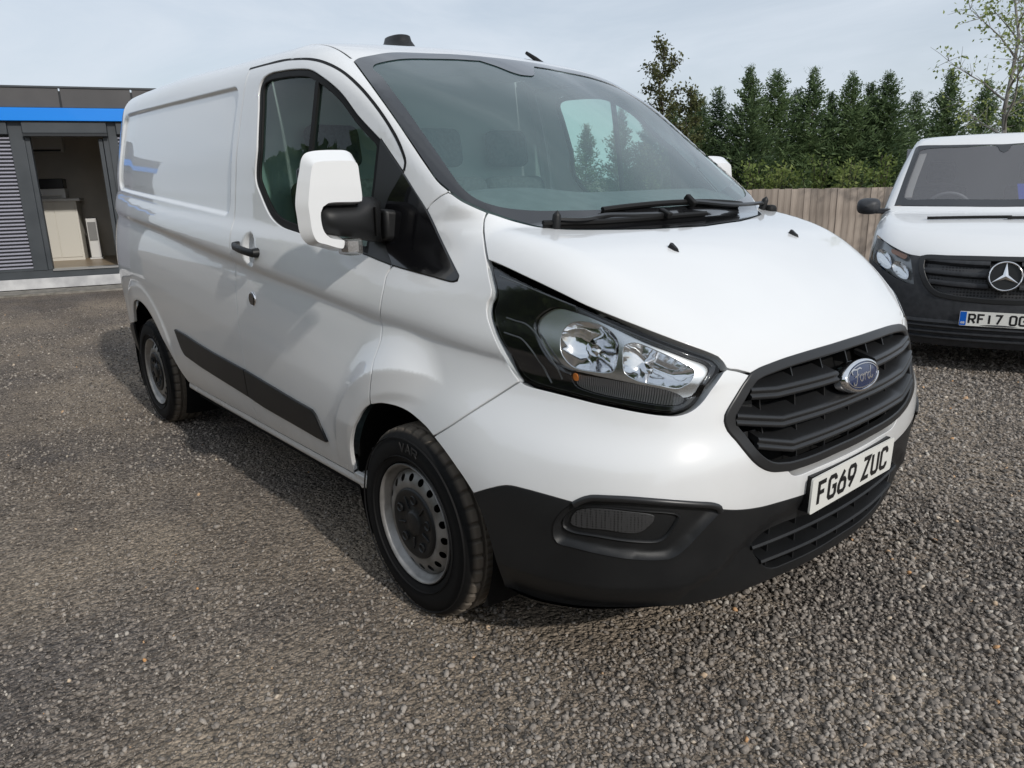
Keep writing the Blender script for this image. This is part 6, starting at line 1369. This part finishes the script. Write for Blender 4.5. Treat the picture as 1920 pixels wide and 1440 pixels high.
# ================================================================== FENCE
TIMB = noise_col(mat('fence_timber', (.2, .16, .13), .85), (.26, .215, .18), (.43, .365, .31), 2.2, 6, bump=.3, bscale=30, stretch=(6, 6, .7))
N, L, B = nodes(TIMB); _oi = N.new('ShaderNodeObjectInfo'); _hs = N.new('ShaderNodeHueSaturation'); _mr = N.new('ShaderNodeMapRange'); _mr.inputs['To Min'].default_value = .72; _mr.inputs['To Max'].default_value = 1.22
_src = B.inputs['Base Color'].links[0].from_socket; L.new(_oi.outputs['Random'], _mr.inputs['Value']); L.new(_mr.outputs[0], _hs.inputs['Value']); L.new(_src, _hs.inputs['Color']); L.new(_hs.outputs[0], B.inputs['Base Color'])
fA, fB = Vector((-10.6, 6.85)), Vector((1.2, 17.2)); fd = (fB-fA); fl_ = fd.length; fd /= fl_; fn = Vector((fd.y, -fd.x))
fence = empty('timber_fence', (fA.x, fA.y, 0), math.atan2(fd.y, fd.x)); tag(fence, 'weathered close board timber fence below the conifers', 'fence')
mb = MB(); mb.add([(0, -.012, 0), (.132, -.006, 0), (.132, .004, 0), (0, .010, 0), (0, -.012, 1.5), (.132, -.006, 1.5), (.132, .004, 1.5), (0, .010, 1.5)], [(0, 3, 2, 1), (4, 5, 6, 7), (0, 1, 5, 4), (1, 2, 6, 5), (2, 3, 7, 6), (3, 0, 4, 7)])
board = mb.build('board', TIMB, fence); s_ = 0; first = True
while s_ < fl_-.13:
    o = board if first else board.copy()
    if not first: COL.objects.link(o); o.parent = fence
    first = False; w = fA+fd*s_; zb2 = float(gz(w.x, w.y)); top = 1.175-.0055*max(s_-4.8, 0)+random.uniform(-.008, .008)
    o.location = (s_, random.uniform(-.004, .004), zb2); o.scale = (1, 1, (top-zb2)/1.5); o.rotation_euler = (0, 0, R(random.uniform(-1.2, 1.2))); s_ += .118
for k in range(6):
    s0 = 1.2+k*2.6; w = fA+fd*s0; mb = MB(); mb.box(s0-.05, s0+.05, .03, .13, float(gz(w.x, w.y)), 1.12); mb.build('fence_post', TIMB, fence)
for zz_ in (.25, .95): mb = MB(); mb.box(0, fl_, .014, .06, zz_-.15, zz_-.07); mb.build('fence_rail', TIMB, fence)

# ================================================================== TREES
def leaf_mat(name, a, b, tr=.35):
    m = bpy.data.materials.new(name); m.use_nodes = True; N, L = m.node_tree.nodes, m.node_tree.links; N.clear()
    o = N.new('ShaderNodeOutputMaterial'); g = N.new('ShaderNodeNewGeometry'); r_ = N.new('ShaderNodeValToRGB'); e = r_.color_ramp.elements; e[0].color = (*a, 1); e[1].color = (*b, 1)
    n = N.new('ShaderNodeTexNoise'); n.inputs['Scale'].default_value = 1.6; L.new(g.outputs['Position'], n.inputs['Vector'])
    ad = N.new('ShaderNodeMath'); ad.operation = 'ADD'; ad.inputs[1].default_value = -.28; a2 = N.new('ShaderNodeMath'); a2.operation = 'MULTIPLY_ADD'; a2.inputs[1].default_value = .55; L.new(g.outputs['Random Per Island'], a2.inputs[0]); L.new(n.outputs['Fac'], a2.inputs[2]); L.new(a2.outputs[0], ad.inputs[0]); L.new(ad.outputs[0], r_.inputs['Fac'])
    d = N.new('ShaderNodeBsdfPrincipled'); d.inputs['Roughness'].default_value = .55; d.inputs['Specular IOR Level'].default_value = .25; t = N.new('ShaderNodeBsdfTranslucent'); mx = N.new('ShaderNodeMixShader'); mx.inputs['Fac'].default_value = tr
    L.new(r_.outputs[0], d.inputs['Base Color']); L.new(r_.outputs[0], t.inputs['Color']); L.new(d.outputs[0], mx.inputs[1]); L.new(t.outputs[0], mx.inputs[2]); L.new(mx.outputs[0], o.inputs['Surface']); return m
CON = leaf_mat('conifer_green', (.044, .080, .042), (.19, .262, .118), .33); CON_L = leaf_mat('conifer_light', (.062, .108, .050), (.23, .31, .14), .36)
LEAF = leaf_mat('leaf_green', (.09, .14, .035), (.26, .32, .10), .42); LEAF2 = leaf_mat('leaf_yellow_green', (.16, .22, .055), (.42, .48, .17), .48); LEAF3 = leaf_mat('leaf_olive', (.050, .062, .022), (.15, .155, .062), .3)
BARK = noise_col(mat('bark_brown', (.07, .055, .045), .9), (.045, .036, .03), (.10, .08, .066), 20, bump=.3); BARKG = noise_col(mat('bark_grey', (.22, .21, .19), .85), (.12, .11, .10), (.33, .32, .30), 9, 6, bump=.3, stretch=(1, 1, .3))
def conifer_crown(seed, dens=1.0, m=CON, bush=1.0, ragged=1.0):
    """unit height; feathery flat sprays that rise from the stem and droop at the tip"""
    r = np.random.default_rng(seed); n = int(620*dens); V = []; F = []
    h = np.sort(r.random(n)**.85)*.985
    for i in range(n):
        t = h[i]; rad = .285*bush*(1-t)**1.06*(1-.25*(1-t)**6)*r.uniform(.45, 1.18)+.012
        if r.random() < .10*ragged: rad *= 1.28
        az = r.uniform(0, 2*math.pi); d = np.array([math.cos(az), math.sin(az), 0]); sd = np.array([-d[1], d[0], 0])
        lift = r.uniform(.35, .85)+.9*t; L_ = rad*1.15; z0 = t-.05*lift*(1-t)
        ns = 7 if t < .9 else 5
        pts = []
        for q in range(ns):
            s_ = (q+.3)/ns; pts.append(np.array([0, 0, z0])+d*L_*s_+np.array([0, 0, 1])*L_*(lift*s_-.55*s_*s_*r.uniform(.7, 1.2)))
        for q in range(1, ns):
            p = pts[q]; s_ = q/ns; w = L_*(.30*(1-s_)+.07)
            for k in range(3):
                sgn = -1 if k == 0 else (1 if k == 1 else 0)
                a = p+r.normal(0, .004, 3); tip = a+sd*sgn*w*r.uniform(.7, 1.2)+d*L_*r.uniform(.10, .22)+np.array([0, 0, 1])*L_*r.uniform(-.02, .20)
                wd = np.cross(tip-a, r.normal(0, 1, 3)); wd /= max(np.linalg.norm(wd), 1e-9); wd *= r.uniform(.0026, .0054)
                b = len(V); V += [a, a+(tip-a)*.45+wd, tip, a+(tip-a)*.45-wd]; F.append((b, b+1, b+2, b+3))
    # wispy leaders
    for k in range(int(9*ragged)):
        a = np.array([r.normal(0, .012), r.normal(0, .012), .93]); tip = a+np.array([r.normal(0, .02), r.normal(0, .02), r.uniform(.045, .085)])
        for q in range(7):
            s_ = q/7; p = a+(tip-a)*s_; e_ = p+np.array([r.normal(0, .012), r.normal(0, .012), .016]); b = len(V); wd = np.array([.0014, .0014, 0]); V += [p-wd, p+wd, e_, e_-wd*.3]; F.append((b, b+1, b+2, b+3))
    return rawmesh('crown', V, F, m)
def trunk_mesh(h, r0, seed, lean=.02, m=BARK):
    r = random.Random(seed); mb = MB(); P = []; x = y = 0
    for k in range(9): P.append((x, y, h*k/8)); x += r.uniform(-lean, lean)*h; y += r.uniform(-lean, lean)*h
    mb.tube(P, [r0*(1-.9*k/8) for k in range(9)], 8); return mb
crowns = [conifer_crown(11, 1.25, CON, 1.15, .8), conifer_crown(12, 1.0, CON_L, 1.0, 1.2), conifer_crown(13, .9, CON, .95, 1.4), conifer_crown(14, 1.05, CON_L, 1.1, 1.0), conifer_crown(15, 1.15, CON, 1.05, 1.0)]
tk_ = trunk_mesh(.93, .012, 3, .003); tkm = tk_.build('trunk', BARK, None, True); tk_me = tkm.data; bpy.data.objects.remove(tkm)
CONI = [(-9.42, 13.25, 3.35, 1), (-8.82, 12.75, 3.14, 2), (-8.89, 13.42, 3.40, 2), (-8.02, 13.31, 3.76, 0), (-7.85, 14.12, 3.70, 3), (-7.8, 15.01, 3.35, 2), (-7.19, 14.58, 3.70, 1), (-7.18, 15.38, 3.24, 4), (-6.58, 15.1, 3.58, 3), (-6.52, 15.9, 3.40, 4), (-6.05, 15.72, 3.56, 0), (-5.9, 16.87, 3.2, 2), (-5.66, 18.04, 3.74, 4), (-5.29, 19.36, 3.55, 1), (-4.92, 20.39, 3.44, 3)]
CON2 = [(-11.13, 9.67, 2.33, 2), (-10.64, 10.2, 2.25, 4), (-10.41, 10.64, 2.62, 1), (-9.97, 11.3, 2.95, 3), (-9.56, 11.73, 2.8, 0), (-9.25, 12.22, 3.05, 4)]
ORD = ['first', 'second', 'third', 'fourth', 'fifth', 'sixth', 'seventh', 'eighth', 'ninth', 'tenth', 'eleventh', 'twelfth', 'thirteenth', 'fourteenth', 'fifteenth']
def conifer(x, y, top, k, i, label, group):
    zb2 = float(gz(x, y))-.05; hgt = top-zb2; o = empty('conifer_tree', (x, y, zb2), random.uniform(0, 6.28)); o.scale = (hgt*random.uniform(.82, 1.22),)*2+(hgt/1.0,)
    c = bpy.data.objects.new('crown', crowns[k]); COL.objects.link(c); c.parent = o; t = bpy.data.objects.new('trunk', tk_me); COL.objects.link(t); t.parent = o; tag(o, label, 'conifer', group)
for i, (x, y, t, k) in enumerate(CONI): conifer(x, y, t, k, i, ('leftmost' if i == 0 else ORD[i]+' from the left')+' of the dark green conifers standing behind the fence', 'conifers behind the fence')
for i, (x, y, t, k) in enumerate(CON2): conifer(x, y, t, k, i, ORD[i]+' from the left of the low conifers seen through the cab glass', 'conifers seen through the cab')
def leaves(pts, dirs, size, seed, m, name='crown', up=.3):
    r = np.random.default_rng(seed); n = len(pts); P = np.asarray(pts); d = r.normal(0, 1, (n, 3)); d[:, 2] -= up; d /= np.linalg.norm(d, axis=1, keepdims=True); s_ = np.cross(d, r.normal(0, 1, (n, 3))); s_ /= np.linalg.norm(s_, axis=1, keepdims=True)
    L_ = size*r.uniform(.6, 1.25, (n, 1)); nn = np.cross(d, s_); V = np.stack([P, P+d*L_*.4+s_*L_*.30+nn*L_*.06, P+d*L_, P+d*L_*.4-s_*L_*.30+nn*L_*.06], 1).reshape(-1, 3)
    return rawmesh(name, V, np.arange(4*n).reshape(-1, 4), m)
def broad_tree(name, base, h, label, cat, m, bark, seed, spread, leafn, size, trunk_r, crown_from=.3, shape=1.0, lean=(0, 0), up=.3, limbs=11, twig=5):
    r = random.Random(seed); o = empty(name, base); tag(o, label, cat); mb = MB(); P = []; pts = []
    for k in range(11): t = k/10; P.append(Vector((lean[0]*t+r.uniform(-.02, .02)*h*t, lean[1]*t+r.uniform(-.02, .02)*h*t, h*.96*t)))
    mb.tube(P, [trunk_r*(1-.88*k/10) for k in range(11)], 8)
    for b in range(limbs):
        t = crown_from+(1-crown_from)*(b+r.random())/limbs*.97; i = min(int(t*10), 9); s0 = P[i].lerp(P[i+1], t*10-i)
        a = b*2.4+r.uniform(-.5, .5); ln = spread*h*(1-t)**.75*shape*r.uniform(.7, 1.15)+.06*h; d = Vector((math.cos(a), math.sin(a), r.uniform(.35, .9))).normalized(); Q = [s0]
        for q in range(5): d = (d+Vector((r.uniform(-.25, .25), r.uniform(-.25, .25), r.uniform(-.1, .22)))).normalized(); Q.append(Q[-1]+d*ln/5)
        r0 = trunk_r*(1-.85*t)*.5+.003; mb.tube(Q, [r0*(1-.85*q/5) for q in range(6)], 6)
        for q in range(1, 6):
            for w in range(twig):
                dd = (d*.5+Vector((r.gauss(0, 1), r.gauss(0, 1), r.gauss(.25, .7)))).normalized(); l2 = ln*r.uniform(.14, .34); e_ = Q[q]+dd*l2; mb.tube([Q[q], Q[q]+dd*l2*.5+Vector((0, 0, .01)), e_], [.005, .0035, .002], 4)
                for z in range(leafn): pts.append(Q[q]+dd*l2*r.uniform(.2, 1.1)+Vector((r.gauss(0, 1), r.gauss(0, 1), r.gauss(0, 1)))*size*.8)
    c = bpy.data.objects.new('crown', leaves(pts, None, size, seed, m, up=up)); COL.objects.link(c); c.parent = o; mb.build('trunk', bark, o, True); return o
zb3 = float(gz(-8.55, 11.0))
broad_tree('deciduous_tree', (-8.57, 11.03, zb3), 4.45, 'tall narrow olive leaved tree rising beside the van windscreen', 'tree', LEAF3, BARK, 5, .10, 6, .075, .045, .22, 1.0, (-.05, .03), .5, 24, 5)
broad_tree('deciduous_tree', (-8.25, 11.45, zb3), 3.55, 'short slim leafy sapling right of the tall olive tree', 'tree', LEAF3, BARK, 9, .10, 6, .08, .03, .25, 1.0, (.02, 0), .5, 16, 4)
zb4 = float(gz(-2.42, 12.03))
broad_tree('birch_tree', (-2.38, 11.98, zb4), 5.6, 'slender pale trunked tree with airy light green leaves at the right edge', 'tree', LEAF2, BARKG, 21, .34, 5, .070, .060, .36, 1.0, (-.30, .45), .5, 17, 5)
broad_tree('birch_tree', (-1.75, 12.7, zb4), 3.0, 'thin young tree with few leaves beside the pale trunk', 'tree', LEAF2, BARKG, 33, .16, 3, .09, .03, .4, 1.0, (.05, 0), .5, 8, 3)
def shrub(x, y, z0, z1, w, label, seed, m):
    r = random.Random(seed); o = empty('bramble_shrub', (x, y, z0)); tag(o, label, 'shrub', 'brambles behind the fence'); pts = []; mb = MB()
    for k in range(26):
        a = r.uniform(0, 6.28); h = (z1-z0)*r.uniform(.5, 1.12); rr_ = w*r.uniform(.2, 1); Q = [Vector((0, 0, 0)), Vector((math.cos(a)*rr_*.4, math.sin(a)*rr_*.4, h*.7)), Vector((math.cos(a)*rr_*.8, math.sin(a)*rr_*.8, h)), Vector((math.cos(a)*rr_*1.1, math.sin(a)*rr_*1.1, h*.93))]
        mb.tube(Q, [.008, .006, .004, .002], 4)
        for q in range(42): t = r.random(); i = min(int(t*3), 2); p = Q[i].lerp(Q[i+1], t*3-i); pts.append(p+Vector((r.gauss(0, .07), r.gauss(0, .07), r.gauss(0, .06))))
    c = bpy.data.objects.new('crown', leaves(pts, None, .085, seed, m, up=-.1)); COL.objects.link(c); c.parent = o; mb.build('stem', BARK, o, True)
SH = [(-7.05, 10.95, 1.42), (-6.50, 11.42, 1.50), (-6.05, 11.85, 1.46), (-5.62, 12.32, 1.55), (-5.18, 12.72, 1.52), (-4.72, 13.22, 1.62)]
for i, (x, y, t) in enumerate(SH): shrub(x-.25, y+.25, float(gz(x, y)), t, .48, ('leftmost' if i == 0 else ORD[i]+' from the left')+' of the light green bramble clumps above the fence', 40+i, LEAF2 if i % 2 == 0 else LEAF)

# wood on the far side of the yard, behind the photographer: seen only in the paint and lamps
def wood():
    r = np.random.default_rng(77); P = []
    for k in range(60):
        t = k/59; cx, cy = -22+t*38+r.uniform(-.6, .6), -13.5-2.0*math.sin(t*3.1)+r.uniform(-1, 1); h = r.uniform(5.4, 6.6); n = 520
        a = r.uniform(0, 2*math.pi, n); z = r.random(n)**.8; rr = r.random(n)**.5*(1.7*np.sqrt(np.clip(1-((z-.42)/.62)**2, .02, 1))); P.append(np.stack([cx+rr*np.cos(a), cy+rr*np.sin(a), .2+z*h], -1))
    me = leaves(np.concatenate(P), None, .75, 5, LEAF, 'tree_belt', up=.2); o = bpy.data.objects.new('tree_belt', me); COL.objects.link(o); tag(o, 'belt of broad leaved trees across the yard behind the camera', 'trees', kind='stuff')
wood()
